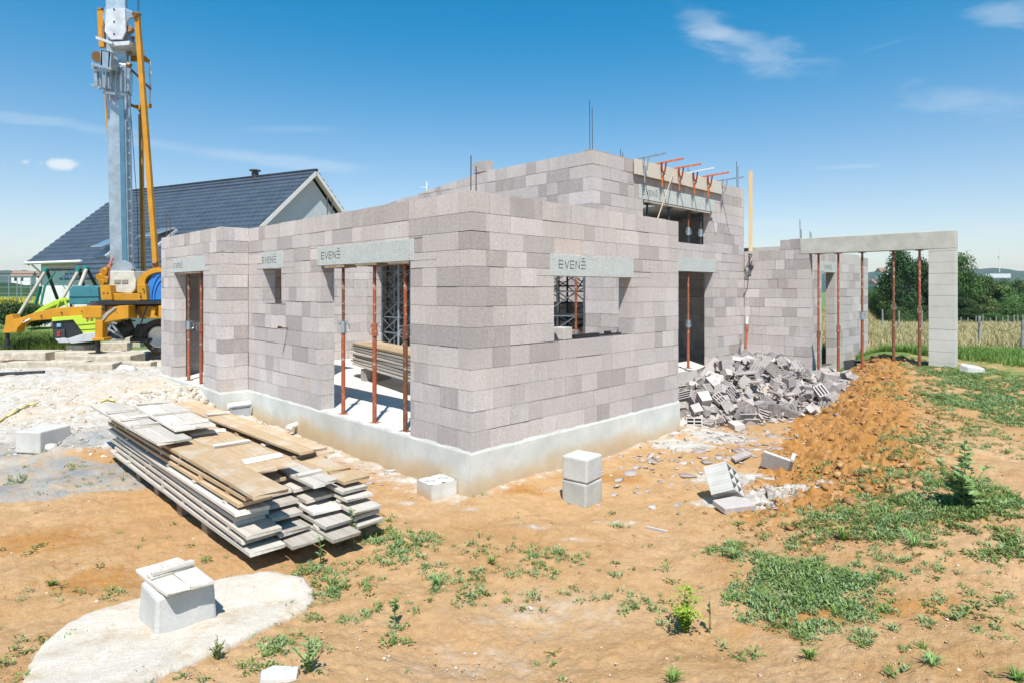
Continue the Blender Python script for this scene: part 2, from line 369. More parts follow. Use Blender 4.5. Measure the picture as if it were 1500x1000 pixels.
# ------------------------------------------------------------------ the unfinished house (its own frame: x along the right wall, y along the left wall)
house = thing('unfinished_house', 'unfinished single storey house of bare grey concrete blocks with a taller middle part, no roof', 'house', (HX, HYW, 0), HROT)
J = [0,.2,.4,.61,.82,1.03,1.235,1.445,1.645,1.847,2.015,2.2,2.385,2.6]
J2 = [0,.2,.405,.61,.815,1.02,1.225,1.43,1.635,1.84,2.045,2.255,2.47]
J3 = J + [2.81, 3.02, 3.235, 3.45, 3.66, 3.88]
rb = random.Random(3)
def tint():
    r = rb.random()
    if r < .20: v = rb.uniform(.36, .42)
    elif r < .30: v = rb.uniform(.54, .575)
    else: v = rb.uniform(.46, .52)
    w = rb.uniform(-.012, .016)
    if rb.random() < .006: return (v*1.06, v*.92, v*.84)
    return (v+w*.5+.018, v*.945, v*.90-w*.3)
def wall(name, axis, a0, a1, f0, joints, openings=(), lint=(), alt=(0,0), th=.2, face=-1, top=None, label=None, parent=None, zmax=None):
    """blocks laid along axis from a0 to a1; the wall lies between f0 and f0+th; openings/lintels are (a, b, z0, z1)"""
    m = MB(); holes = list(openings)+list(lint)
    def bx(a, b, z0, z1, tn, jit=0.0, ins=0.0):
        g0, g1 = f0+ins+jit, f0+th-ins+jit
        tp = (lambda x, y: top(y if axis == 'y' else x)) if top else None
        if axis == 'x': m.box(a, b, g0, g1, z0, z1, tn, tp)
        else: m.box(g0, g1, a, b, z0, z1, tn, tp)
    for k in range(len(joints)-1):
        z0, z1 = joints[k], joints[k+1]
        if zmax and z0 >= zmax: break
        if top and z0 >= max(top(a0), top(a1))-.02: break
        zs = sorted({z0, z1} | {z for h in holes for z in h[2:4] if z0+.005 < z < z1-.005})
        par = k % 2; s0 = a0+(alt[0]*th if par == 0 else 0) ; e0 = a1-(alt[1]*th if par == 0 else 0)
        if alt[0] < 0: s0 = a0+(th if par == 1 else 0)
        if alt[1] < 0: e0 = a1-(th if par == 1 else 0)
        # running bond with some cut blocks
        cuts = [s0]; x = a0 + (.2 if par else 0) + (0 if par else .2)
        x = a0 + (.5 if par else .25) + rb.choice((0, 0, -.05, .05))
        while x < e0-.12:
            if x > s0+.1: cuts.append(x)
            r = rb.random(); x += .5 if r < .46 else (.3 if r < .62 else (.2 if r < .80 else .25))
        cuts.append(e0)
        runs = []; ends = [s0, e0] + [h for hh_ in holes for h in hh_[:2]]
        for ci in range(len(cuts)-1):
            A_, B_ = cuts[ci], cuts[ci+1]; tn_ = tint(); jt_ = rb.gauss(0, .0017)
            zs = sorted({z0, z1} | {z for h in holes if h[0] < B_-.002 and h[1] > A_+.002 for z in h[2:4] if z0+.005 < z < z1-.005})
            for zi in range(len(zs)-1): runs.append((A_, B_, zs[zi], zs[zi+1], tn_, jt_))
        for (a, b, za, zb, tn, jt) in runs:
            zm = (za+zb)/2; segs = [(a, b)]
            for (h0, h1, hz0, hz1) in holes:
                if hz0-.003 < zm < hz1+.003:
                    ns = []
                    for (p, q) in segs:
                        if h1 <= p or h0 >= q: ns.append((p, q)); continue
                        if p < h0-.004: ns.append((p, h0))
                        if q > h1+.004: ns.append((h1, q))
                    segs = ns
            for (p, q) in segs:
                if q-p < .015: continue
                gl = .0030 if rb.random() > .18 else rb.uniform(.005, .011)
                gt = .0032 if rb.random() > .22 else rb.uniform(.005, .010)
                if top and min(top(p), top(q)) < za+.02: continue
                bx(p+.0008, q-gl, za+.0006, zb-gt, tn, jt)
                ea = .012 if any(abs(p-h) < .003 for h in ends) else -.0003; eb = .012 if any(abs(q-h) < .003 for h in ends) else -.0003
                bx(p+ea, q-eb, za-.0004, zb-.0004 if zb < joints[-1]-.01 else zb-.012, (.10,.09,.088), 0, .015)
    o = m.build(name, MB_BLOCK, parent or house, bevel=0)
    if label: o['label'] = label
    return o
GL = {'E': [[(0,0),(0,1)],[(0,1),(.8,1)],[(0,.5),(.8,.5)],[(0,0),(.8,0)]], 'V': [[(0,1),(.42,0)],[(.42,0),(.84,1)]],
      'N': [[(0,0),(0,1)],[(0,1),(.78,0)],[(.78,0),(.78,1)]], 'B': [[(0,1.0),(.95,1.0)],[(0,.5),(.95,.5)],[(0,0),(.95,0)],[(.25,1.4),(.75,1.4)]]}
def lettering(parent, axis, f, a, z, h, sign):
    """EVEN and a barred last letter, painted on the face at coordinate f, starting at a; sign = reading direction along the axis"""
    m = MB(); x = 0; wv = h*.11
    for ch in 'EVENB':
        for (p, q) in GL[ch]:
            P = []
            for (u, v) in (p, q):
                s_ = a+sign*(x+u*h*1.0); P.append(Vector((s_, f-.0008, z+v*h)) if axis == 'x' else Vector((f-.0008, s_, z+v*h)))
            d = (P[1]-P[0]).normalized(); P[0] -= d*wv*.3; P[1] += d*wv*.3
            m.bar(P[0], P[1], wv, .003, up=(0,1,0) if axis == 'x' else (1,0,0))
        x += h*1.18
    m.build('lettering', M_INK, parent)
def lintel(axis, a, b, f, z0, z1, text=None, parent=None, th=.2):
    m = MB(); g = .004
    if axis == 'x': m.box(a+.002, b-.002, f-g, f+th, z0, z1)
    else: m.box(f-g, f+th, a+.002, b-.002, z0, z1)
    o = m.build('lintel', M_LINT, parent or house, bevel=.004)
    if text: lettering(o, axis, f-g, *text)
    return o
LE, LB = 1.93, 2.175
# left wall: wide opening and small window
wall('left_wall', 'y', 0, 5.44, 0, J, [(1.02,3.05,0,LE),(4.24,4.90,1.40,LE)], [(.95,3.14,LE,LB),(4.19,4.95,LE,LB)], alt=(1,0))
lintel('y', .95, 3.14, 0, LE, LB, (3.02, 2.02, .085, -1))
lintel('y', 4.19, 4.95, 0, LE, LB, (4.90, 2.02, .085, -1))
# right wall with window
wall('right_wall', 'x', 0, 3.98, 0, J, [(1.25,2.78,1.03,1.767)], [(1.18,2.83,1.767,2.015)], alt=(-1,0))
lintel('x', 1.18, 2.83, 0, 1.767, 2.015, (1.33, 1.86, .085, 1))
wall('end_wall', 'y', .2, 1.55, 3.78, J, alt=(0,0))
# the jog and the wall of the small door
wall('return_wall', 'x', -.424, .0, 5.44, J, alt=(1,0))
wall('entrance_wall', 'y', 5.44, 8.52, -.424, J, [(6.23,7.75,0,1.92)], [(6.16,7.82,1.92,2.165)], alt=(-1,0))
lintel('y', 6.16, 7.82, -.424, 1.92, 2.165, (7.74, 2.0, .085, -1))
wall('side_wall', 'x', -.224, 3.98, 8.32, J, [(1.5,2.6,0,2.0)])
# taller part
prof = lambda y: 3.88 if y < 4.11 else max(2.6, 3.88-.088*(y-4.11))
wall('tall_side_wall', 'y', 1.556, 11.0, 3.98, J3, [(1.75,3.3,0,2.2),(5.4,8.02,0,2.2),(8.9,9.5,1.3,2.1)], alt=(1,0), top=prof)
m = MB(); m.box(3.98, 4.18, 4.11, 4.50, 3.885, 4.09, (.43,.39,.375)); m.build('loose_top_block', MB_BLOCK, house)
wall('tall_front_wall', 'x', 3.98, 9.56, 1.556, J3, [(5.45,8.05,2.53,3.23),(5.9,8.10,0,1.97)], [(5.32,8.15,3.23,3.485),(5.8,8.22,1.97,2.235)], alt=(-1,0))
lintel('x', 5.32, 8.15, 1.556, 3.23, 3.485, (5.45, 3.32, .085, 1))
lintel('x', 5.8, 8.22, 1.556, 1.97, 2.235)
prof2 = lambda y: 3.88
wall('tall_far_wall', 'y', 1.756, 11.0, 9.36, J3)
wall('rear_wall', 'x', 3.98, 9.36, 10.8, J3, top=lambda x: 3.3)
m = MB(); m.box(4.18, 9.36, 1.756, 5.3, 2.32, 2.50).box(4.18, 9.36, 6.9, 10.8, 2.32, 2.50); m.build('upper_shade_slab', M_CONC, house)  # two slabs added to keep the rooms beneath them dark
wall('garage_inner_wall', 'x', 9.76, 14.9, 2.6, J2)
m = MB(); m.box(9.77, 14.9, .69, 2.79, 2.475, 2.56); m.build('garage_shade_slab', M_CONC, house)  # slab added so the garage opening looks dark
m = MB(); m.box(-.22, 1.7, 5.66, 8.3, 2.22, 2.36); m.build('porch_shade_slab', M_CONC, house)  # slab added to shade the space behind the entrance opening
wall('porch_inner_wall', 'y', 5.64, 8.3, 1.3, J[:12])
m = MB(); m.box(6.9, 9.35, 1.77, 5.0, 3.30, 3.40); m.build('high_shade_slab', M_CONC, house)  # extra slab put in to darken the view through the high opening
m = MB(); m.bar((4.3, 3.4, 3.0), (9.3, 3.6, 3.25), .14, .22); m.build('ridge_timber', W_TAN, house)
# garage wing
wall('garage_front_wall', 'y', .153, 1.55, 9.56, [-.6,-.4,-.2]+J2, [(.1,.34,2.36,2.6)])
m = MB(); m.box(9.562, 9.758, .333, .54, 2.473, 2.69, (.34,.305,.30)).box(9.56, 9.76, .543, .747, 2.473, 2.68, (.39,.35,.345)); m.build('top_blocks', MB_BLOCK, house)
wall('garage_back_wall', 'x', 9.76, 14.93, .477, [-.6,-.4,-.2]+J2, [(11.3,12.2,-.2,2.02)], [(11.2,12.35,2.02,2.27)])
lintel('x', 11.2, 12.35, .477, 2.02, 2.27, (11.5, 2.1, .085, 1))
m = MB(); m.box(9.556, 9.764, -2.388, .333, 2.36, 2.69); m.build('concrete_beam', M_BEAM, house, bevel=.008)
m = MB(); rc = random.Random(5)
z = -.35
while z < 2.355:
    zt = min(z+.205, 2.36); k = rc.uniform(-.0015, .0015)
    m.box(9.56+k, 9.76+k, -2.385+k, -1.97+k, z+.0015, zt-.0015); m.box(9.572, 9.748, -2.372, -1.985, z-.003, zt); z = zt
m.build('corner_column', M_COLC, house, bevel=.004)
# plinth and slab
pm = MB()
pm.box(0, 3.985, -.012, .21, -.75, -.003).box(-.012, 3.77, -.0115, .2, -.75, -.004)
def plinth(name, pts, lab=None):
    """rendered strip foundation that follows pts; small uneven lip on top"""
    m = MB(); r = random.Random(9)
    for (p, q) in zip(pts[:-1], pts[1:]):
        n = max(2, int(math.hypot(q[0]-p[0], q[1]-p[1])/.12)); dx, dy = q[0]-p[0], q[1]-p[1]; L = math.hypot(dx, dy); nx, ny = dy/L, -dx/L
        rows = [(-.8, .016), (-.22, .015), (-.02, .012), (.006, .004), (.008, -.05)]
        vs = []
        for i in range(n+1):
            f = i/n
            for k, (z, o) in enumerate(rows):
                oo = o; zz = z + (r.uniform(-.009, .011) if k == 3 else 0)
                if i in (0, n): oo = o
                px, py = p[0]+dx*f, p[1]+dy*f
                if i == 0: px, py = px-dx/L*oo*p[2], py-dy/L*oo*p[2]
                if i == n: px, py = px+dx/L*oo*q[2], py+dy/L*oo*q[2]
                vs.append((px+nx*oo, py+ny*oo, zz))
        K = len(rows); m.add(vs, [(i*K+k, (i+1)*K+k, (i+1)*K+k+1, i*K+k+1) for i in range(n) for k in range(K-1)])
    m.box(.03, 3.95, .03, 3.9, -.75, -.01); m.box(.03, 3.95, 3.9, 8.4, -.75, -.01); m.box(-.39, .03, 5.47, 8.4, -.75, -.01)
    return m.build(name, M_PLINTH, house, smooth=False)
plinth('plinth', [(-.424, 8.52, 1), (-.424, 5.44, 1), (0, 5.44, -1), (0, 0, 1), (3.98, 0, 1), (3.98, 1.556, -1)])
m = MB(); m.box(4.0, 9.5, 8.3, 10.9, -.3, .002).box(4.0, 9.5, 1.6, 8.3, -.3, .0021).box(-.38, .02, 5.5, 8.3, -.3, .0022).box(.02, 4.0, .05, 8.3, -.3, .0023); m.build('floor_slab', M_SLAB, house)
# reveal sill of the window, stubs of the drains in the plinth
m = MB(); m.tube((-.02, 3.72, -.29), (-.14, 3.66, -.29), .038, 16); m.tube((-.13, 3.70, -.29), (-.16, 3.68, -.33), .038, 14)
_dp = m.build('drain_pipe', M_WPLAST)
HM = Matrix.Translation((HX,HYW,0)) @ Matrix.Rotation(HROT, 4, 'Z')
_dp.matrix_world = HM; tag(_dp, 'white plastic drain pipe stub sticking out of the plinth left of the wide opening', 'pipe')
dp = thing('drain_channel', 'grey plastic drain fitting under a white pipe in the corner of the plinth', 'drain', l2w(-.16, 5.30, -.33), HROT)
m = MB(); m.tube((-.20, .04, .13), (.14, .04, .13), .045, 16); m.build('pipe', M_WPLAST, dp)
m = MB(); m.add([(-.13,-.05,-.1),(.11,-.05,-.1),(.11,.09,-.1),(-.13,.09,-.1),(-.17,-.08,.085),(.14,-.08,.085),(.14,.12,.085),(-.17,.12,.085)], [(0,3,2,1),(0,1,5,4),(1,2,6,5),(2,3,7,6),(3,0,4,7)]); m.build('gully_box', M_GPLAST, dp)

# ------------------------------------------------------------------ loose things of the house frame
def inframe(o): o.matrix_world = HM @ o.matrix_world; return o
def ht(name, label, cat, x, y, z=0, rz=0, group=None): return thing(name, label, cat, l2w(x, y, z), HROT+rz, group)
def prop(x, y, z0, z1, mat, mat2, label, group, tilt=None, collar=1.15, head=True):
    t = ht('steel_prop', label, 'prop', x, y, z0, 0, group); H = z1-z0; c = min(collar, H*.75)
    m = MB(); m.tube((0,0,.006), (0,0,c-.06), .027, 12); m.build('lower_tube', mat, t, smooth=False)
    m = MB(); m.tube((0,0,c-.06), (0,0,H-.01), .0205, 12)
    for i in range(7): m.tube((-.025, 0, c+.14+i*.1), (.025, 0, c+.14+i*.1), .006, 6)
    m.build('upper_tube', mat2, t)
    m = MB(); m.tube((0,0,c-.10), (0,0,c+.05), .037, 12); m.build('collar', M_STEELG if rb.random() < .6 else mat, t)
    m = MB(); pts = [Vector((.035+.045*math.sin(a), -.02, c-.03+.055*math.cos(a))) for a in np.linspace(0, math.pi, 8)]; m.path(pts, .006, 6)
    pts = [Vector((-.035-.035*math.sin(a), .015, c-.03+.05*math.cos(a))) for a in np.linspace(0, math.pi, 8)]; m.path(pts, .006, 6)
    m.tube((-.09, 0, c+.045), (.07, 0, c+.05), .006, 6); m.build('pin_handle', M_STEELG, t)
    m = MB(); m.box(-.06,.06,-.06,.06,0,.007); m.build('base_plate', mat, t)
    if head: m = MB(); m.box(-.06,.06,-.06,.06,H-.01,H-.003); m.build('head_plate', mat, t)
    if tilt: t.rotation_euler = (tilt[0], tilt[1], HROT)
    return t
gp1 = 'steel props under the lintel of the wide opening'
prop(.09, 2.62, 0, LE-.03, M_ORPROP, M_BRPROP, 'rusty red prop with brown upper tube, leftmost of three in the wide opening', gp1)
prop(.09, 1.88, 0, LE-.03, M_ORPROP, M_ORPROP, 'bright orange steel prop in the middle of the wide opening', gp1)
prop(.09, 1.24, 0, LE-.03, M_BRPROP, M_ORPROP, 'brown steel prop with a grey collar, nearest the house corner in the wide opening', gp1)
gp2 = 'steel props in the narrow entrance opening'
prop(-.33, 7.25, .0, 1.89, M_ORPROP, M_BRPROP, 'rusty prop in the entrance opening at far left, left one of the pair', gp2, collar=1.0)
prop(-.33, 6.62, -.03, 1.89, M_ORPROP, M_ORPROP, 'orange red prop in the entrance opening, right one of the pair', gp2, collar=1.02)
prop(3.88, 1.82, 0, 2.2, M_BRPROP, M_ORPROP, 'brown orange prop standing inside the house behind the window opening', 'props inside the house', collar=.9)
prop(7.19, 1.63, .05, 1.97, M_ORPROP, M_ORPROP, 'thin red prop in the dark doorway behind the rubble heap', 'props inside the house', collar=.9)
gp3 = 'steel props under the concrete beam of the garage'
for (px, a, b, lab) in ((1199, M_ORPROP, M_ORPROP, 'steel prop under the concrete beam nearest the garage wall, leftmost'), (1228, M_ORPROP, M_ORPROP, 'steel prop under the concrete beam right of the narrow lit block strip'),
                   (1263, M_ORPROP, M_BRPROP, 'steel prop under the concrete beam in front of the end of the back wall'), (1309, M_BRPROP, M_BRPROP, 'dull brown prop under the concrete beam in front of the tall dark tree'), (1347, M_BRPROP, M_ORPROP, 'rusty prop with orange upper tube next to the pale corner column')):
    u = (px-CX)/F; k = 9.66; y = (HX+Q*k-u*(HYW+Q*k))/(Q*(1+u)); w = l2w(k, y); prop(9.66, y, gz(w.x, w.y)-.01, 2.355, a, b, lab, gp3, collar=1.1)
prop(8.95, 1.25, .15, 1.05, M_ORPROP, M_WPLAST, 'short red and white prop leaning on the tall wall above the rubble heap', 'props inside the house', tilt=(-.05, .22), collar=.75, head=False)
def wedge(x0, x1, y0, y1, z0, z1, lab, mat=None): 
    o = MB().box(x0, x1, y0, y1, z0, z1).build('timber_pad', mat or W_DARK, bevel=.003); inframe(o); tag(o, lab, 'timber pad', 'timber pads between props and lintels'); return o
wedge(.0, .19, 2.45, 2.95, LE-.035, LE-.002, 'dark timber pad over the left prop of the wide opening')
wedge(-.01, .19, 1.70, 2.15, LE-.03, LE-.002, 'dark timber pad over the middle prop of the wide opening')
wedge(-.01, .19, 1.05, 1.45, LE-.032, LE-.002, 'dark timber pad over the prop nearest the house corner')
wedge(-.42, -.23, 6.4, 7.5, 1.89, 1.918, 'long timber pad over the props of the entrance opening')
wedge(5.5, 8.0, 1.56, 1.75, 3.19, 3.228, 'long weathered board under the high lintel of the tall part', W_GREY)
for i, x in enumerate((5.75, 6.5, 7.25, 7.75)):
    prop(x, 1.66, 2.5, 3.18, M_DSTEEL, M_DSTEEL if i != 2 else M_BRPROP, ('dark short prop under the high lintel, first from the left', 'dark short prop under the high lintel, second from the left', 'rusty short prop under the high lintel, third from the left', 'dark short prop under the high lintel, beside its right edge')[i], 'props under the high lintel', collar=.3)
# edge boards and clamps along the top of the tall wall
m = MB(); m.box(5.11, 6.9, 1.49, 1.525, 3.63, 3.90).box(6.905, 8.41, 1.492, 1.527, 3.625, 3.885)
o = tag(inframe(m.build('shutter_board', mk('sb', lambda: m_wood('form_wood', (.44,.40,.33), (.56,.53,.46), (.33,.29,.22))), bevel=.003)), 'cement stained shutter board clamped along the top of the tall wall', 'board')
m = MB(); m.box(4.0, 7.0, 1.60, 1.74, 3.882, 3.905); tag(inframe(m.build('wall_plank', W_TAN)), 'thin brown plank lying on top of the tall front wall', 'plank')
cl = thing('formwork_clamp', 'grey steel formwork clamp over the left end of the shutter board', 'clamp', l2w(5.34, 1.50, 3.9), HROT, 'clamps along the shutter board')
m = MB(); m.bar((0, .35, .03), (0, -.48, .055), .018, .03); m.build('bar', M_DSTEEL, cl)
m = MB(); m.bar((0,-.03,.05),(0,-.04,-.10),.018,.03).bar((0,-.04,-.10),(0,-.10,-.17),.018,.03).bar((.0,-.10,-.17),(0,-.04,-.22),.02).bar((0,-.13,.04),(0,-.10,-.14),.015,.025); m.build('jaw', M_REDCL, cl)
m = MB(); m.tube((0,-.05,-.2),(0,-.05,-.40),.012,8).tube((-.04,-.05,-.22),(.04,-.05,-.22),.007,6); m.build('screw', M_ORCLAMP, cl)
keep(cl)
cls = [(5.93, M_ORCLAMP, 'orange clamp with the thickest bright bar, second from the left on the shutter board'), (6.54, M_ORCLAMP, 'orange clamp with an orange tipped bar, third from the left on the shutter board'), (7.10, M_WPLAST, 'orange clamp with a pale dusty bar, fourth from the left on the shutter board'),
       (7.69, M_ORCLAMP, 'orange clamp, fifth from the left on the shutter board, with a half orange bar'), (8.34, M_DSTEEL, 'grey clamp over the right end of the shutter board')]
for x, mt, lab in cls:
    c = dup(cl, None, l2w(x, 1.50, 3.9-.006*(x-5)), (0, rb.uniform(-.05,.05), HROT+rb.uniform(-.08,.08)), lab)
    for ch in KIDS[c.name]:
        st = ch.name.split('.')[0]
        if st == 'bar' and mt != M_DSTEEL: ch.data = ch.data.copy(); ch.data.materials[0] = mt
        if mt == M_DSTEEL: ch.data = ch.data.copy(); ch.data.materials[0] = M_STEELG
for ch in KIDS[cl.name]: ch.data = ch.data.copy(); ch.data.materials[0] = M_STEELG
# the leaning strip, plank at the end, crank
m = MB(); m.tube((6.33, 1.46, 3.80), (3.58, .10, 2.61), .009, 6); tag(inframe(m.build('steel_rod', W_TAN)), 'thin rod leaning from the low wall top up to the shutter board', 'rod')
m = MB(); m.box(9.58, 9.70, 1.42, 1.46, 2.40, 4.28); tag(inframe(m.build('upright_plank', W_NEW, bevel=.003)), 'tall new yellow plank standing upright at the right end of the tall wall', 'plank')
bk = ht('plank_bracket', 'black steel bracket with a crank handle holding the upright plank', 'bracket', 9.5, 1.38, 2.2)
m = MB(); m.bar((-.08,0,.2),(.16,0,.17),.02).bar((-.08,0,.2),(-.05,0,-.05),.02).bar((.16,0,.17),(-.02,0,-.08),.02).tube((-.05,0,-.08),(.05,0,-.08),.05,10); m.build('bracket_frame', M_DSTEEL, bk)
m = MB(); m.tube((0,0,-.1),(-.06,-.03,-.27),.011,8).tube((-.06,-.03,-.27),(-.17,-.03,-.29),.018,8); m.build('crank_handle', M_DSTEEL, bk)
# nails and strings on the walls
m = MB(); m.tube((.02, 4.02, 1.05), (-.16, 4.02, 1.065), .009, 8).bar((-.10,4.0,1.07),(-.16,4.0,1.085),.02); tag(inframe(m.build('wall_spike', M_BRPROP)), 'rusty bent spike sticking out of the left wall', 'spike')
# reinforcement bars standing out of the wall tops
rbn = 0
def rebar(x, y, z0, z1, lab, dx=.0, dz=.14):
    t = ht('rebar_pair', lab, 'rebar', x, y, z0, 0, 'reinforcement bars standing out of the wall tops')
    for (a, h) in ((-.035, z1-z0), (.035, z1-z0-dz)):
        MB().tube((a, 0, -.1), (a+dx, .01, h), .0065, 6).build('bar', M_REBAR, t)
rebar(4.08, 1.66, 3.88, 4.72, 'tallest pair of reinforcement bars, on the corner of the tall part', 0, .1)
rebar(.12, .10, 2.6, 2.97, 'pair of reinforcement bars on the near corner of the low walls', .01, .1)
rebar(.12, 3.02, 2.6, 2.88, 'short pair of reinforcement bars on the left wall beside the blue roof gable', .0, .02)
rebar(-.33, 8.4, 2.6, 3.05, 'pair of reinforcement bars on the left wall end in front of the mast', .0, .05)
rebar(9.46, 1.66, 3.88, 4.5, 'pair of reinforcement bars on the right end of the tall wall', 0, .1)
rebar(5.3, 1.9, 3.88, 4.15, 'faint short bars behind the left end of the shutter board', 0, .05)
rebar(7.9, 2.0, 3.6, 4.2, 'short bars rising behind the fifth clamp', 0, .05)
rebar(9.66, .35, 2.6, 3.1, 'pair of bars left on the concrete beam end', 0, .2)
rebar(10.9, .577, 2.47, 2.95, 'pair of bars behind the concrete beam, left', 0, .03)
rebar(12.6, .577, 2.47, 2.93, 'pair of bars behind the middle of the concrete beam', .0, .02)
m = MB(); m.tube((4.3, 6.4, 3.2), (4.3, 6.4, 4.0), .014, 8).tube((4.3, 6.4, 3.86), (4.2, 6.5, 3.88), .007, 6); tag(inframe(m.build('standing_pole', M_WPLAST)), 'white pole standing behind the far low wall top', 'pole')
# things inside
def board(name, sx, sy, sz, mat, parent=None, warp=0.007, bev=.003):
    """a plank with its long side on y, slightly warped, worn ends"""
    m = MB(); r = rb; n = 8; vs = []; tw = r.uniform(-1, 1)*warp*.6; bw = r.uniform(-1, 1)*warp
    for i in range(n+1):
        f = i/n; y = (f-.5)*sy; zz = bw*(4*(f-.5)**2-.33); xx = r.uniform(-.002,.002)
        for (a, b) in ((-1,-1),(1,-1),(1,1),(-1,1)):
            vs.append((a*sx/2+xx, y + (r.uniform(-.012,.012) if i in (0, n) else 0), zz + b*sz/2 + a*tw*(f-.5)))
    fs = [(i*4+k, i*4+(k+1)%4, (i+1)*4+(k+1)%4, (i+1)*4+k) for i in range(n) for k in range(4)] + [(3,2,1,0), (n*4, n*4+1, n*4+2, n*4+3)]
    m.add(vs, fs); return m.build(name, mat, parent, bevel=bev)
e0 = Vector((-2.75, 11.55)); dv = Vector((.55, -.83)).normalized(); ang = math.atan2(-dv.x, dv.y)
mid = e0+dv*1.9
for k in range(8):
    for j in range(2):
        n_ = Vector((-dv.y, dv.x)); c_ = mid + n_*(-.14+.28*j) + dv*rb.uniform(-.06,.06)
        o = board('plank', .26, 3.7+rb.uniform(-.15,.15), .038, W_TAN if k == 7 else (W_GREY if k % 2 else W_PALE), warp=.006)
        o.location = (c_.x, c_.y, .235+.021+k*.052); o.rotation_euler = (0,0,ang+rb.uniform(-.01,.01))
        tag(o, ['lowest', 'second lowest', 'third lowest', 'fourth', 'fifth', 'sixth', 'second highest', 'top brown'][k]+' plank of the stack inside the house seen through the wide opening, '+('left' if j else 'right')+' row', 'plank', 'planks stacked inside the house')
for (f, lab) in ((.55, 'hollow block carrying the plank stack inside the house, farther from the corner'), (3.0, 'hollow block carrying the plank stack inside the house, nearer the corner')):
    c_ = e0+dv*f; o = MB().box(-.25,.25,-.1,.1,0,.2,(.36,.33,.31)).build('support_block', MB_BLOCK, bevel=.004); o.location = (c_.x, c_.y, .004); o.rotation_euler = (0,0,ang+.1); tag(o, lab, 'concrete block')
c_ = Vector((-1.62, 7.35)); o = MB().tube((0,0,.0),(0,0,.16),.022,12).tube((0,0,.16),(0,0,.2),.03,12).build('marking_spray_can', M_ORCLAMP); o.location = l2w(.9, 2.15, .004); tag(o, 'small orange spray can standing on the house floor behind the middle prop', 'spray can')
def scaffold(x, y, w, h, rot, mat, label, levels=5, dbl=True):
    t = ht('scaffold_tower', label, 'scaffold', x, y, 0, rot, 'scaffold towers inside the house')
    cs = [(-w/2,-.35),(w/2,-.35)] + ([(w/2,.35),(-w/2,.35)] if dbl else [])
    for (a, b) in cs: MB().tube((a,b,0.01),(a,b,h),.024,8).build('upright', mat, t)
    m = MB(); d = MB(); lv = [h*(i+.5)/levels for i in range(levels)]
    for z in lv:
        for i in range(len(cs)):
            p, q = cs[i], cs[(i+1) % len(cs)]; m.tube((*p, z), (*q, z), .016, 6)
            if z+h/levels < h: d.tube((*p, z), (*q, z+h/levels), .012, 6)
    m.build('ledger', mat, t); d.build('brace', mat, t)
scaffold(4.62, 8.05, .35, 2.25, .0, M_STEELG, 'light steel lattice scaffold tower behind the wide opening', 6)
scaffold(5.3, 8.55, .7, 2.25, .2, M_DSTEEL, 'dark lattice scaffold tower in the shade behind the wide opening', 6)
scaffold(5.1, 3.05, .75, 2.25, .3, M_STEELG, 'galvanised scaffold frame behind the window opening', 5)
scaffold(6.6, 4.4, .8, 2.25, -.2, M_DSTEEL, 'dark green scaffold frame at the back of the room behind the window', 6)
m = MB()
for k in range(9): m.box(-.5, .5, -.4, .4, .14*k+.08, .14*k+.16).box(-.45,-.35,-.4,.4,.14*k,.14*k+.08).box(.35,.45,-.4,.4,.14*k,.14*k+.08)
o = m.build('stacked_pallets', W_GREY); o.location = l2w(7.6, 4.96, 0.004); o.rotation_euler = (0,0,HROT); tag(o, 'stack of slatted grey pallets in the shade behind the window opening', 'pallets')
m = MB(); m.box(-.45,.45,-.3,.3,0,.1).box(-.42,.40,-.28,.28,.12,.22).box(-.45,.42,-.3,.3,.24,.34).box(-.4,.45,-.3,.3,.36,.9)
o = m.build('block_pack', simple('orange_wrap', (.50,.16,.07), .6), bevel=.01); o.location = l2w(4.75, 2.25, 0.004); o.rotation_euler = (0,0,HROT+.4)
tag(o, 'orange pack of bricks seen low through the window opening beside the prop', 'brick pack')
# on the window sill
o = MB().box(-.09,.09,-.09,.09,0,.14,(.52,.50,.46)).build('cut_block', MB_BLOCK, bevel=.004); o.location = l2w(1.52, .12, 1.032); o.rotation_euler = (0,0,HROT+.15); tag(o, 'pale cut block piece standing on the window sill', 'block piece')
o = MB().box(-.26,.26,-.03,.03,0,.045).box(-.26,.2,-.04,-.025,.0,.02).build('steel_channel', M_BLACK, bevel=.003); o.location = l2w(1.93, .09, 1.032); o.rotation_euler = (0,0,HROT+.04); tag(o, 'short thick black steel channel lying on the window sill', 'steel channel')
o = MB().box(-.42,.42,-.015,.015,0,.02).box(.1,.2,-.02,.02,.02,.05).build('steel_bar', M_BLACK); o.location = l2w(2.3, .14, 1.032); o.rotation_euler = (0,0,HROT-.02); tag(o, 'long thin black bar lying on the right half of the window sill', 'steel bar')
o = MB().add([(-.1,-.06,0),(.1,-.06,0),(.12,.06,0),(-.1,.06,0),(-.07,0,.1),(.03,.01,.13)], [(0,1,2,3),(0,4,5,1),(1,5,2),(2,5,4,3),(3,4,0)]).build('tar_bag', M_BLACK); o.location = l2w(1.36, .15, 1.032); o.rotation_euler=(0,0,HROT); tag(o, 'crumpled black bag in the left corner of the window sill', 'bag')
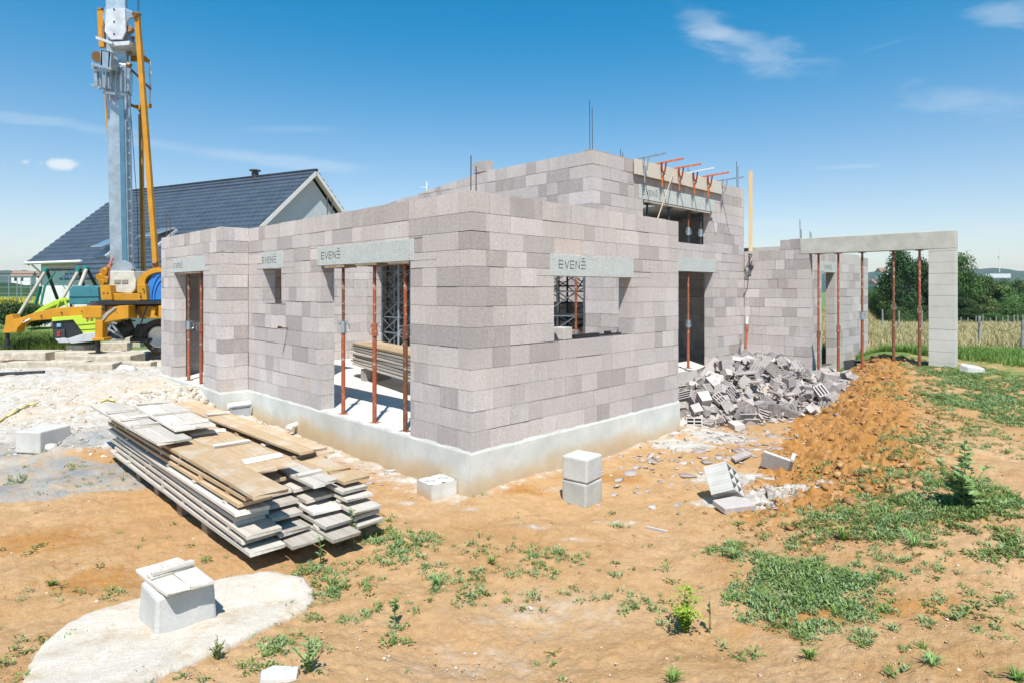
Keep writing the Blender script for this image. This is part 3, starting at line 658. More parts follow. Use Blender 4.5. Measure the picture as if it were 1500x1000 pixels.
# ------------------------------------------------------------------ ground sheet (polar grid, fine near the viewer)
def ell(X, Y, px, py, rx, ry):
    """soft spot on the ground round the place seen at (px, py); rx, ry in metres along x and y"""
    c = gp(px, py); return np.exp(-(((X-c.x)/rx)**2+((Y-c.y)/ry)**2))
def build_ground():
    rs = np.concatenate([np.geomspace(.25, 2.0, 24)[:-1], np.geomspace(2.0, 26, 560)[:-1], np.geomspace(26, 400, 90)[:-1], np.geomspace(400, 2700, 20)])
    th = np.concatenate([np.radians(np.linspace(-180, -52, 50))[:-1], np.radians(np.linspace(-52, 52, 900)), np.radians(np.linspace(52, 180, 50))[1:]])
    R, T = np.meshgrid(rs, th, indexing='ij'); X = R*np.sin(T); Y = R*np.cos(T)
    Z = g_z(X, Y); d = toe(X, Y); near = sstep(30, 8, R)
    chm = chalk_mound(X, Y)
    Z = Z + near*((fbm(X*7, Y*7, 4, 31)-.5)*.035 + (fbm(X*26, Y*26, 3, 41)-.5)*.020)
    sl = sstep(-.1, .25, d)*sstep(2.3, 1.0, d)*sstep(4.6, 6.2, Y)*sstep(14, 12, Y)
    Z = Z + sl*((np.abs(fbm(X*7, Y*7, 4, 51)-.5)-.11)*.30 + (np.abs(fbm(X*19, Y*19, 3, 61)-.5)-.11)*.12 + (fbm(X*45, Y*45, 2, 66)-.5)*.02)
    Z = Z + chm*(fbm(X*14, Y*14, 3, 71)-.5)*.10
    left = sstep(-2.2, -4.5, X)*sstep(7.2, 8.8, Y)*sstep(24, 18, Y)
    Z = Z + left*(fbm(X*11, Y*11, 3, 81)-.5)*.05
    # masks
    n = fbm(X*.8, Y*.8, 4, 91)
    chalk = np.clip(chm*1.1 + left*(.28+.85*n), 0, 1)
    for e in ((1150,718,.40,.22),(1090,735,.45,.20),(1050,640,.5,.5),(1000,650,.5,.4),(1075,700,.5,.25),(1040,560,.6,.6),(930,650,.6,.16),(960,640,.5,.2),(850,790,.30,.07),(905,765,.35,.10),(780,770,.3,.12),(820,715,.3,.15),(690,745,.4,.1),(1100,560,1.2,1.6),(590,735,.3,.15),(560,700,.4,.2)):
        chalk = np.maximum(chalk, ell(X, Y, *e)*(1.5 if e[0] in (1150,1090) else (1.1 if e[0] in (1050,1000,1075,1040,1100) else .5)))
    chalk = np.maximum(chalk, .95*np.exp(-(((X-9.9)/.9)**2+((Y-16.0)/.8)**2)))
    lx = Q*((X-HX)+(Y-HYW)); ly = Q*(-(X-HX)+(Y-HYW))
    chalk = np.maximum(chalk, .7*ell(X, Y, 1020, 620, .5, .5)); chalk = np.maximum(chalk, .75*sstep(.35, .05, -ly)*(ly < .02)*(lx > 0)*(lx < 4.3)*(.35+.6*n))
    chalk = np.maximum(chalk, .6*sstep(.7, .1, -lx)*(lx < .02)*(ly > 0)*(ly < 5.4))
    orange = np.clip(sstep(-.1, .25, d)*sstep(2.1, .9, d)*sstep(4.6, 6.2, Y)*sstep(14, 12, Y)*1.3, 0, 1)
    for e in ((60,790,.8,.5),(140,850,.7,.4),(900,700,.6,.3),(760,715,.5,.3),(350,870,.4,.3),(1250,900,1.0,.2)): orange = np.maximum(orange, .62*ell(X, Y, *e))
    wet = np.zeros_like(X)
    for e in ((40,690,1.4,.55),(130,705,.9,.34),(185,690,.6,.40),(60,650,1.2,.6),(10,720,.8,.35),(250,640,.5,.3)): wet = np.maximum(wet, ell(X, Y, *e)*1.05)
    green = np.zeros_like(X)
    rt = sstep(12.5, 14.5, Y-.15*(X-9))*sstep(4.5, 7.5, X)*sstep(40, 30, Y)
    green = np.maximum(green, rt*sstep(20, 16.5, Y)*.9)
    green = np.maximum(green, .5*sstep(6.0, 8.5, X)*sstep(7, 9, Y))
    for e in ((1450,545,1.6,1.0),(1420,590,.9,.6),(1440,740,.5,.35),(1150,860,.35,.25)): green = np.maximum(green, .6*ell(X, Y, *e))
    green = np.maximum(green, sstep(17.5, 19.5, Y-.2*X*0)*sstep(-4, -8, X)*.95)
    green = np.maximum(green, sstep(60, 80, Y)*.9)
    dry = sstep(15.5, 18.0, Y-.25*(X-12))*sstep(5, 9, X)*sstep(75, 60, Y)
    green = green*(1-dry*.9)
    dry = np.maximum(dry, sstep(38, 44, Y)*sstep(-10, -16, X)*sstep(75, 66, Y)*.8)
    pale = np.maximum(sstep(10.5, 12.0, Y)*sstep(-5.5, -7, X)*sstep(19.5, 17.5, Y)*.95, left*1.0)
    pale = np.maximum(pale, .5*ell(X, Y, 800, 900, .9, .5)); pale = np.maximum(pale, .5*ell(X, Y, 700, 980, .8, .4))
    pale = np.maximum(pale, sstep(23.2, 23.8, Y)*sstep(26.8, 26.2, Y)*sstep(-14, -16, X))
    V = np.stack([X, Y, Z], -1).reshape(-1, 3); nr, nt = X.shape
    i = np.arange(nr-1)[:, None]*nt + np.arange(nt-1)[None, :]
    Fq = np.stack([i, i+nt, i+nt+1, i+1], -1).reshape(-1, 4)[:, ::-1]
    o1 = np.ones(X.size)
    a1 = np.stack([chalk.ravel(), orange.ravel(), wet.ravel(), o1], -1); a2 = np.stack([green.ravel(), dry.ravel(), pale.ravel(), o1], -1)
    c0 = len(V); V = np.vstack([V, [[0, 0, gz(0, 0)]]]); a1 = np.vstack([a1, a1[:1]]); a2 = np.vstack([a2, a2[:1]])
    cap = np.stack([np.arange(nt-1)+1, np.arange(nt-1), np.full(nt-1, c0), np.full(nt-1, c0)], -1)
    o = npmesh('ground', V, Fq, mk('earth', m_ground), {'m1': a1, 'm2': a2}, True)
    return kind(o, 'structure')
build_ground()

# ------------------------------------------------------------------ scatter helper: many copies of small templates in one mesh
def scatter(name, temps, P, scl, mat, label, tilt=.3, yaw=None, rng_=None, zs=None):
    """temps: list of (verts Nx3, quads); P: Mx3 places; scl: M"""
    r = rng_ or np.random.default_rng(1); Vs = []; Fs = []; off = 0
    which = r.integers(0, len(temps), len(P)); yw = r.uniform(0, 2*np.pi, len(P)) if yaw is None else yaw
    for k, (tv, tf) in enumerate(temps):
        idx = np.where(which == k)[0]
        if not len(idx): continue
        tv = np.asarray(tv, float); tf = np.asarray(tf); c, s_ = np.cos(yw[idx]), np.sin(yw[idx])
        tx = r.normal(0, tilt, len(idx)); 
        v = tv[None]*scl[idx][:, None, None]
        if zs is not None: v[..., 2] *= zs[idx][:, None]
        y1 = v[..., 1]*np.cos(tx)[:, None]-v[..., 2]*np.sin(tx)[:, None]; z1 = v[..., 1]*np.sin(tx)[:, None]+v[..., 2]*np.cos(tx)[:, None]
        x2 = v[..., 0]*c[:, None]-y1*s_[:, None]; y2 = v[..., 0]*s_[:, None]+y1*c[:, None]
        W = np.stack([x2, y2, z1], -1)+P[idx][:, None, :]
        Vs.append(W.reshape(-1, 3)); Fs.append((tf[None]+(np.arange(len(idx))*len(tv))[:, None, None]+off).reshape(-1, tf.shape[1])); off += W.shape[0]*W.shape[1]
    o = npmesh(name, np.vstack(Vs), np.vstack(Fs), mat); return kind(o, 'stuff', label)
def stone_t(seed, flat=.6):
    r = np.random.default_rng(seed); bm = bmesh.new(); bmesh.ops.create_cube(bm, size=1)
    bmesh.ops.subdivide_edges(bm, edges=bm.edges, cuts=1, use_grid_fill=True)
    v = np.array([x.co[:] for x in bm.verts]); v /= np.linalg.norm(v, axis=1)[:, None]**.6
    v *= (1+r.normal(0, .16, len(v)))[:, None]; v[:, 2] *= flat; v[:, 0] *= r.uniform(.8, 1.4)
    f = [[x.index for x in fc.verts] for fc in bm.faces]; bm.free(); return v*.5, f
STONES = [stone_t(i, .55+.1*(i % 3)) for i in range(8)]
def shard_t(seed):
    r = np.random.default_rng(seed); n = 4; a = np.sort(r.uniform(0, 2*np.pi, 4)); a = np.array([0, 1.4, 3.0, 4.5])+r.uniform(-.35, .35, 4)
    p = np.stack([np.cos(a)*r.uniform(.35, .6, 4), np.sin(a)*r.uniform(.25, .5, 4)], -1); h = r.uniform(.08, .16)
    v = np.vstack([np.c_[p, np.full(4, -h/2)], np.c_[p*.95, np.full(4, h/2)]])
    return v, [[3,2,1,0],[4,5,6,7],[0,1,5,4],[1,2,6,5],[2,3,7,6],[3,0,4,7]]
SHARDS = [shard_t(i) for i in range(7)]
NR = np.random.default_rng(11)
def places(n, fx, dens=None):
    out = fx(n); X, Y = out; 
    if dens is not None: k = NR.uniform(0, 1, len(X)) < dens(X, Y); X, Y = X[k], Y[k]
    lx = Q*((X-HX)+(Y-HYW)); ly = Q*(-(X-HX)+(Y-HYW))
    ok = ~((lx > -.04) & (lx < 9.6) & (ly > -.03) & ((ly > 1.5) | (lx < 4.02))) & ~((lx > -.46) & (ly > 5.4) & (ly < 8.6) & (lx < 4))
    X, Y = X[ok], Y[ok]; return np.stack([X, Y, g_z(X, Y)], -1)
def view_xy(n, y0=1.8, y1=30, pw=1.0):
    """random places over the visible ground, denser near"""
    t = NR.uniform(0, 1, n); Y = y0*(y1/y0)**t; u = NR.uniform(-.9, .9, n); return u*Y, Y
def peb_mat(name, stops): 
    def f():
        t = NT(name); r = t.n('ShaderNodeNewGeometry').outputs['Random Per Island']; c = t.ramp(r, stops)
        c = t.mix(t.rng(t.noise(60, 3), .35, .7, 0, .5), c, (.35,.28,.20)); t.bump(t.noise(80, 3), .3, .003); return t.fin(c, .95, 0, .15)
    return mk(name, f)
M_PEB = peb_mat('pebble', [(0, (.32,.20,.10)), (.55, (.39,.27,.16)), (.8, (.48,.41,.32)), (1, (.64,.62,.58))])
M_CLOD = peb_mat('clod', [(0, (.24,.11,.028)), (.5, (.35,.175,.052)), (1, (.44,.25,.10))])
M_LIMEST = peb_mat('limestone', [(0, (.38,.31,.215)), (.5, (.50,.445,.37)), (1, (.62,.59,.54))])
M_GREYST = peb_mat('grey_stone', [(0, (.36,.33,.29)), (.5, (.52,.48,.42)), (1, (.62,.59,.54))])
M_SHARD = peb_mat('shard', [(0, (.25,.21,.20)), (.5, (.37,.33,.315)), (1, (.47,.44,.41))])
P = places(16000, lambda n: view_xy(n, 1.9, 16), lambda X, Y: .35+.65*(fbm(X*1.3, Y*1.3, 3, 7) > .5)); s = NR.lognormal(-4.75, .45, len(P)); scatter('pebbles', STONES, P, s, M_PEB, 'small pebbles and crumbs of earth over the bare ground')
P = places(34000, lambda n: (NR.uniform(1.5, 8, n), NR.uniform(4.5, 13.5, n)), lambda X, Y: np.where((toe(X, Y) > 0) & (toe(X, Y) < 1.9), .85, .03)); s = NR.lognormal(-3.95, .65, len(P)); scatter('earth_clods', STONES, P, s, M_CLOD, 'orange clods on the slope of the earth bank')
P = places(15000, lambda n: (NR.uniform(-13, -2.5, n), NR.uniform(7.2, 14.5, n)), lambda X, Y: np.clip(.12+.75*(fbm(X*.8, Y*.8, 3, 17) > .5)*sstep(8.2, 9.2, Y)*sstep(14, 11.5, Y)+.75*chalk_mound(X, Y), 0, 1)*(X < -.45*Y*0-2.5)); s = NR.lognormal(-3.35, .42, len(P)); scatter('limestone_rubble', STONES, P, s*.7, M_LIMEST, 'broken pale limestone rubble spread left of the house', .6)
c = gp(292, 575)
P = places(500, lambda n: (NR.normal(c.x-.1, .55, n), NR.normal(c.y-.1, .45, n))); s = NR.uniform(.06, .14, len(P)); P[:, 2] += .0; scatter('limestone_lumps', STONES, P, s, M_LIMEST, 'larger limestone lumps heaped against the wall pillar', .6)
c = gp(235, 535)
P = places(160, lambda n: (NR.normal(c.x-.2, .35, n), NR.normal(c.y-.1, .3, n))); s = NR.uniform(.07, .15, len(P)); scatter('limestone_lumps', STONES, P, s, M_LIMEST, 'limestone lumps at the far end of the entrance wall', .6)
def near_px(n, cx, cy, rx, ry):
    out = []
    for _ in range(n):
        p = gp(NR.normal(cx, rx), min(995, NR.normal(cy, ry))); out.append((p.x, p.y))
    a = np.array(out); return a[:, 0], a[:, 1]
P = np.vstack([places(85, lambda n: near_px(n, 1010, 670, 55, 28)), places(60, lambda n: near_px(n, 1110, 725, 30, 14)), places(60, lambda n: near_px(n, 930, 690, 60, 30)), places(30, lambda n: near_px(n, 600, 690, 50, 14)), places(110, lambda n: near_px(n, 1100, 650, 40, 14))])
P[:, 2] += .006; s = np.clip(NR.lognormal(-2.7, .6, len(P)), .02, .24); scatter('block_shards', SHARDS, P, s, M_SHARD, 'flat shards of broken concrete block on the ground right of the house', .25)

# ------------------------------------------------------------------ the outdoor stack of boards
def lb(x, y): w = l2w(x, y); return w
grp = 'boards in the stack beside the house'
ordn = ['lowest', 'second', 'third', 'fourth', 'fifth', 'sixth', 'seventh', 'eighth', 'ninth']
cols = [(-2.245, -1.985, 8, 'outer left'), (-1.965, -1.715, 6, 'middle left'), (-1.69, -1.45, 5, 'middle right'), (-1.43, -1.19, 6, 'house side')]
rs_ = random.Random(21)
near = {0: [-.17, -.05, -.14, .12, .02, .05, .0, -.20], 1: [-.25, -.10, .05, .18, .30, .42], 2: [-.36, -.22, -.05, .10, .26], 3: [-.26, -.20, -.24, -.12, -.06, -.02]}
pal = thing('wooden_pallet', 'low timber pallet under the middle of the outdoor board stack', 'pallet', l2w(-1.72, 1.9, -.44), HROT)
for a in (-.42, 0, .42):
    MB().box(a-.045, a+.045, -1.1, 1.1, .09, .155).build('stringer', W_GREY, pal)
    for b in (-1.0, -.35, .35, 1.0): MB().box(a-.05, a+.05, b-.07, b+.07, .0, .088).build('pallet_block', W_DARK, pal)
zt = {}
for ci, (x0, x1, nl, cn) in enumerate(cols):
    for k in range(nl):
        z = -.283+.060*k; hi = k >= nl-2
        mat = W_TAN if (ci == 0 and k >= 5) or (ci == 3 and k == 5) or (ci == 1 and k == 5) else (W_PALE if rs_.random() < .4 else W_GREY)
        y0 = near[ci][k]; y1 = rs_.uniform(3.6, 4.0) if not (ci == 0 and k == 7) else 3.75
        if ci == 3: y1 = rs_.uniform(3.7, 4.3)
        ang = rs_.uniform(-.011, .011); bd = thing('shutter_plank', f'{ordn[k]} board from the ground in the {cn} row of the outdoor stack', 'board', l2w((x0+x1)/2+rs_.uniform(-.012,.012), (y0+y1)/2, z), HROT+ang, grp)
        board('plank', x1-x0, y1-y0, .030, mat, bd, .012)
        for c_ in np.arange(y0+.28, y1-.1, rs_.uniform(.55, .75)):
            if k == nl-1 and ci == 0 and c_ < 2.2: continue
            b = board('cleat', (x1-x0)*rs_.uniform(.82, .96), .055, .026, W_PALE if rs_.random() < .6 else mat, bd); b.location = (rs_.uniform(-.008,.008), c_-(y0+y1)/2, .0288)
    zt[ci] = -.283+.060*(nl-1)
def panel(x0, x1, y0, y1, z, cle, mat, lab, rot=0, two=True):
    bd = thing('formwork_deck', lab, 'panel', l2w((x0+x1)/2, (y0+y1)/2, z), HROT+rot, 'cleated panels on top of the outdoor stack'); w = x1-x0
    for i in (0, 1):
        b = board('plank', w/2-.004, y1-y0-.03*i, .026, mat, bd); b.location = ((-.25+.5*i)*w, 0, 0)
    for c_ in cle:
        b = board('cleat', w*rs_.uniform(.85, .98), .075, .027, W_PALE, bd); b.location = (0, c_*(y1-y0)/2, .0275); b.rotation_euler = (0,0,rs_.uniform(-.05,.05))
    return bd
panel(-2.36, -2.06, 1.62, 4.25, .212, (-.72, -.35, .0, .42, .78)[1:4], W_PALE, 'long pale panel with three cleats at the far left end of the board stack', .006)
panel(-2.10, -1.72, 1.86, 3.66, .262, (-.78, -.05, .82), W_PALE, 'pale panel with three cleats lying highest on the board stack', -.04)
panel(-1.965, -1.60, .38, 2.6, .135, (-.72, -.1, .5), W_TAN, 'brown panel with white cleats in the middle of the board stack top', -.01)
panel(-1.42, -1.13, .80, 4.4, .10, (.3,), W_TAN, 'long brown panel on the house side of the board stack', .012)
panel(-1.66, -1.44, .02, 1.5, .035, (-.6, .4), W_PALE, 'short pale panel in the hollow of the board stack', .0)
for i, (x, y, z, lab) in enumerate(((-1.0, .95, -.36, 'short dark offcut standing between the board stack and the plinth, left'), (-.92, .88, -.35, 'short dark offcut standing between the board stack and the plinth, right'))):
    o = MB().box(-.012,.012,-.03,.03,0,.16).build('board_offcut', W_DARK, bevel=.002); w = l2w(x, y); o.location = (w.x, w.y, gz(w.x, w.y)-.01); o.rotation_euler = (.1, .15*i-.1, HROT+.5*i); tag(o, lab, 'offcut')

# ------------------------------------------------------------------ cast concrete blocks
def cblock(px, py, sx, sy, sz, rot, lab, group=None, tape=.97, mat=None, z=None, name='concrete_block', dz=-.008):
    """py is the near bottom corner (a corner facing the viewer)"""
    c = gp(px, py); o = MB().tb(Matrix(), sx, sy, sz, taper=tape).build(name, mat or M_WHITEC, bevel=.018)
    o.rotation_euler = (0,0,HROT+rot); off = Matrix.Rotation(HROT+rot, 3, 'Z') @ Vector((sx/2, sy/2, 0))
    o.location = (c.x+off.x, c.y+off.y, (c.z if z is None else z)+sz/2+dz); return tag(o, lab, 'concrete block', group)
a = cblock(858, 745, .285, .285, .235, .05, 'lower concrete block, brown stained, of the pair standing in front of the right wall', 'two blocks stacked in front of the right wall', 1.0, M_CONC)
b = a.copy(); b.data = a.data.copy(); COL.objects.link(b); b.data.materials[0] = M_WHITEC; b.location.z += .238; b.rotation_euler.z += .06; b['label'] = 'upper white concrete block of the pair standing in front of the right wall'; b.name = 'concrete_block'
def hole_block(sx, sy, h, holes, r, dep):
    m = MB(); n = 20; vs_ = [(-sx/2,-sy/2,0),(sx/2,-sy/2,0),(sx/2,sy/2,0),(-sx/2,sy/2,0),(-sx/2,-sy/2,h),(sx/2,-sy/2,h),(sx/2,sy/2,h),(-sx/2,sy/2,h)]
    m.add(vs_, [(0,3,2,1),(0,1,5,4),(1,2,6,5),(2,3,7,6),(3,0,4,7)]); k = len(holes)
    for i, cx_ in enumerate(holes):
        x0, x1 = -sx/2+sx*i/k, -sx/2+sx*(i+1)/k; ring = [(cx_+r*math.cos(2*math.pi*j/n), r*math.sin(2*math.pi*j/n)) for j in range(n)]; outer = []
        for (a, b) in ring:
            dx, dy = a-cx_, b; t_ = min((x1-cx_)/dx if dx > 1e-6 else ((x0-cx_)/dx if dx < -1e-6 else 1e9), (sy/2)/abs(dy) if abs(dy) > 1e-6 else 1e9); outer.append((cx_+dx*t_, dy*t_))
        V = [(a, b, h) for a, b in ring]+[(a, b, h) for a, b in outer]+[(a, b, h-dep) for a, b in ring]
        m.add(V, [(j, n+j, n+(j+1)%n, (j+1)%n) for j in range(n)]+[(j, (j+1)%n, 2*n+(j+1)%n, 2*n+j) for j in range(n)]+[tuple(range(2*n, 3*n))])
    return m
c = gp(636, 735); o = hole_block(.30, .27, .19, (-.075, .075), .052, .06).build('concrete_block', mk('wc2', lambda: m_conc('stained_cast', (.52,.51,.48), (.66,.65,.62), (.52,.36,.19), 4, (.02, .13)))); o.rotation_euler = (0,0,HROT-.08); o.location = (c.x-.0, c.y+.2, c.z-.03); tag(o, 'low pale block with two round holes, half buried at the house corner', 'concrete block')
cblock(58, 664, .45, .36, .27, .62, 'white concrete block standing alone on the wet ground at far left')
bw = cblock(227, 938, .345, .325, .24, .02, 'white cast block with boards on top on the spilt concrete at lower left', tape=.93)
bt = bw.location.z+.12
_o = Matrix.Rotation(HROT+.02, 3, 'Z') @ Vector((-.01, .045, 0)); pn = thing('cleated_offcut', 'weathered cleated panel offcut lying on the white block at lower left', 'board', (bw.location.x+_o.x, bw.location.y+_o.y, bt+.018), HROT+.06); pn.rotation_euler = (-.04, 0, HROT+.06)
b = board('plank', .125, .53, .022, W_PALE, pn); b.location = (-.065, 0, 0); b = board('plank', .125, .55, .022, W_PALE, pn); b.location = (.065, 0, 0)
b = board('cleat', .245, .085, .022, W_PALE, pn); b.location = (0, .05, .0226)
b = board('cleat', .235, .045, .02, W_PALE, pn); b.location = (.004, .02, .0445)
w = gp(75, 657); o = npmesh('white_stone', *[np.array(STONES[2][0])*.16, np.array(STONES[2][1])], M_WHITEC); o.location = (w.x, w.y, w.z+.02); tag(o, 'small white lump beside the lone white block at far left', 'stone')
w = gp(408, 992); o = MB().add([(-.14,-.08,0),(.15,-.10,0),(.17,.05,0),(-.05,.09,0),(-.15,.03,0),(-.13,-.07,.035),(.14,-.09,.03),(.155,.04,.035),(-.05,.075,.045),(-.14,.03,.04)], [(4,3,2,1,0),(5,6,7,8,9),(0,1,6,5),(1,2,7,6),(2,3,8,7),(3,4,9,8),(4,0,5,9)]).build('concrete_chunk', M_WHITEC, bevel=.006); o.scale = (.62,.62,.8)
o.location = (w.x, w.y, w.z+.005); o.rotation_euler = (.1,.05,.3); tag(o, 'flat grey concrete chunk among weeds at the bottom edge', 'chunk')
o = o.copy(); COL.objects.link(o); w = gp(1420, 546); o.location = (w.x, w.y, w.z+.02); o.scale = (1.3,1.3,3); tag(o, 'grey stone lying in the grass right of the pale column', 'stone')
# spilt concrete with a lumpy edge
pts = [gp(x, y) for x, y in ((30, 1010),(38,985),(58,945),(115,905),(190,882),(300,856),(350,842),(400,837),(447,848),(464,872),(446,900),(400,917),(352,940),(300,965),(255,985),(215,1005),(180,1040),(60,1045))]
def spill():
    n = 260; P2 = [Vector((p.x, p.y)) for p in pts]; L = [0]
    for i in range(len(P2)): L.append(L[-1]+(P2[(i+1) % len(P2)]-P2[i]).length)
    ring = []
    for k in range(n):
        d = L[-1]*k/n; i = max(j for j in range(len(P2)) if L[j] <= d); f = (d-L[i])/(L[i+1]-L[i]); q = P2[i].lerp(P2[(i+1) % len(P2)], f); ring.append(q)
    sm = [(ring[k-3]+ring[k-2]+ring[k-1]+ring[k]+ring[(k+1)%n]+ring[(k+2)%n]+ring[(k+3)%n])/7 for k in range(n)]
    cen = sum(sm, Vector((0,0)))/n; vs = []; fs = []
    prof = [(1.0, -.02), (.995, .006), (.975, .016), (.95, .024), (.9, .03), (.8, .03), (.65, .03), (.5, .03), (.35, .03), (.2, .03), (.08, .03)]
    for (s_, h) in prof:
        for k in range(n):
            j = 1+ .035*(fbm(np.array([k*.35]), np.array([3.]), 3, 5)[0]-.5)*(s_ > .9) + .030*(fbm(np.array([k*1.3]), np.array([8.]), 3, 6)[0]-.5)*(s_ > .9); q = cen+(sm[k]-cen)*s_*j
            hh = h + (.012*(float(fbm(np.array([q.x*9]), np.array([q.y*9]), 3, 3)[0])-.5) if h > .02 else 0); vs.append((q.x, q.y, gz(q.x, q.y)+hh))
    m = len(prof)
    for r_ in range(m-1): fs += [(r_*n+k, r_*n+(k+1)%n, (r_+1)*n+(k+1)%n, (r_+1)*n+k) for k in range(n)]
    fs.append(tuple((m-1)*n+k for k in range(n)))
    o = MB().add(vs, fs).build('spilt_concrete', M_PAD, smooth=True); return tag(o, 'flat irregular patch of spilt pale concrete under the cast block at lower left', 'concrete patch')
spill()

# ------------------------------------------------------------------ broken blocks of the rubble heap
HC = (6.95, .15)
def hh(X, Y):
    lx = Q*((X-HX)+(Y-HYW)); ly = Q*(-(X-HX)+(Y-HYW))
    dx = (lx-HC[0])/2.75; dy = (ly-HC[1]+.10*(lx-7))/1.42; d = np.sqrt(dx*dx+dy*dy); 
    return .86*(1-sstep(.10, 1.0, d))
def heap_base():
    xs = np.linspace(3.9, 10.2, 90); ys = np.linspace(-1.7, 1.53, 60); LX, LY = np.meshgrid(xs, ys, indexing='ij')
    X = HX+Q*(LX-LY); Y = HYW+Q*(LX+LY); H = hh(X, Y); Z = g_z(X, Y)+H*.66+(fbm(X*6, Y*6, 3, 4)-.5)*.22*sstep(.03,.2,H)-.05
    LX2 = np.stack([X, Y, Z], -1).reshape(-1, 3); n = len(ys); i = np.arange(len(xs)-1)[:, None]*n+np.arange(n-1)[None]
    kind(npmesh('rubble_fines', LX2, np.stack([i, i+n, i+n+1, i+1], -1).reshape(-1, 4)[:, ::-1], M_SHARD), 'stuff', 'fine grey debris filling the heap of broken blocks')
heap_base()
_n = 5200; _lx = NR.uniform(4.1, 10.0, _n); _ly = NR.uniform(-1.6, 1.45, _n); _X = HX+Q*(_lx-_ly); _Y = HYW+Q*(_lx+_ly); _H = hh(_X, _Y); _k = NR.uniform(0, 1, _n) < np.where(_H > .01, 1, .12)
P = np.stack([_X, _Y, g_z(_X, _Y)+_H*(.70+.26*NR.uniform(0, 1, _n))], -1)[_k]; scatter('rubble_chips', SHARDS, P, NR.lognormal(-3.1, .5, len(P)), M_SHARD, 'small chips and mortar crumbs over the heap of broken blocks', .8)
def t_plates(n=6, l=.25, h=.2, w=.2):             # block broken so that its thin ribs show
    m = MB(); p = w/n
    for i in range(n): m.box(-l/2+rs_.uniform(0,.02), l/2-rs_.uniform(0,.05), -w/2+i*p, -w/2+i*p+p*.52, 0, h-rs_.uniform(0,.02))
    m.box(-l/2+.001, -l/2+.028, -w/2, w/2-.01, .001, h-.03); m.box(-.015, .015, -w/2+.002, w/2-.012, .0, h-.035); return m
def t_cells(nx=2, ny=3, l=.3, h=.2, w=.2, wall_=.022):
    m = MB(); ex = [-l/2+i*(l-wall_)/nx for i in range(nx+1)]; ey = [-w/2+i*(w-wall_)/ny for i in range(ny+1)]
    for i, y in enumerate(ey): m.box(-l/2, l/2, y, y+wall_, 0, h)
    for j, x in enumerate(ex):
        for i in range(ny): m.box(x+.0005, x+wall_-.0005, ey[i]+wall_, ey[i+1], .0006, h-.0006)
    m.box(-l/2+.01, l/2-.01, -w/2+.01, w/2-.01, h-.03, h-.0015) if False else None
    m.box(-l/2+wall_, l/2-wall_, -w/2+wall_, w/2-wall_, .002, .022); return m
def t_slab(l=.3, w=.2, h=.06):
    a = [(-l/2,-w/2),(l/2*rs_.uniform(.6,1),-w/2),(l/2,w/2*rs_.uniform(.2,.8)),(l/4*rs_.uniform(.3,1),w/2),(-l/2*rs_.uniform(.6,1),w/2*rs_.uniform(.6,1))]
    return MB().prism([(x, y, 0) for x, y in a], (0,0,h))
def t_u(l=.4, w=.2, h=.19): return MB().box(-l/2, l/2, -w/2, w/2, 0, .035).box(-l/2, l/2, -w/2, -w/2+.035, .0355, h).box(-l/2, l/2, w/2-.035, w/2, .0355, h)
def t_solid(l=.26, w=.2, h=.2):
    a = [(-l/2,-w/2),(l/2*rs_.uniform(.7,1),-w/2),(l/2,w/2),(-l/2*rs_.uniform(.7,1),w/2)]; return MB().prism([(x, y, 0) for x, y in a], (rs_.uniform(-.03,.03),0,h))
def t_round(l=.42, r=.115):
    m = MB(); n = 20; M = Matrix.Rotation(math.pi/2, 4, 'X'); m.lathe([(r, -l/2), (r, l/2), (r*.66, l/2), (r*.66, -l/2), (r, -l/2)], M, n); return m
BK = []
for v in range(9): BK.append(('broken_block', t_plates(5+v % 3, .18+.03*v, .16+.01*(v % 5), .16+.015*(v % 4)), 'ribbed'))
for v in range(4): BK.append(('broken_block', t_cells(1+v % 2, 3, .22+.05*v), 'hollow'))
for v in range(4): BK.append(('broken_block', t_slab(.22+.05*v, .16+.02*v, .035+.012*v), 'flat'))
BK.append(('broken_block', t_u(), 'trough')); 
for v in range(2): BK.append(('broken_block', t_solid(.2+.1*v), 'solid'))
def bmat():
    t = NT('broken_block_concrete'); oi = t.n('ShaderNodeObjectInfo').outputs['Random']; c = t.ramp(oi, [(0, (.20,.175,.17)), (.35, (.34,.30,.285)), (.75, (.43,.39,.37)), (1, (.54,.505,.475))])
    c = t.mix(t.rng(t.noise(16, 5, .7), .45, .7, 0, .5), c, (.58,.54,.49)); c = t.mix(t.rng(t.noise(120, 2), .4, .7, 0, .35), c, (.22,.20,.19)); t.bump(t.noise(90, 3, .7), .6, .006); return t.fin(c, .95, 0, .15)
M_BROK = mk('broken', bmat)
protos = []
for nme, mb, kd in BK:
    o = mb.build(nme, M_BROK); o['kindn'] = kd; COL.objects.unlink(o); protos.append((o.data, kd))
bpy.data.batch_remove([o for o in bpy.data.objects if 'kindn' in o])
cand = []
for _ in range(2200):
    lx = rs_.uniform(4.1, 10.0); ly = rs_.uniform(-1.55, 1.42); w = l2w(lx, ly); H = float(hh(w.x, w.y))
    if H < .03 and rs_.random() > .25: continue
    if H < .005: continue
    cand.append((lx, ly, w.x, w.y, H))
placed = []
for c_ in cand:
    if len(placed) >= 290: break
    if all((c_[0]-q[0])**2+(c_[1]-q[1])**2 > .102**2 for q in placed): placed.append(c_)
lmap = {'ribbed': 'ribbed broken block', 'hollow': 'broken hollow block', 'flat': 'flat broken block slab', 'trough': 'broken trough block', 'solid': 'solid block fragment'}
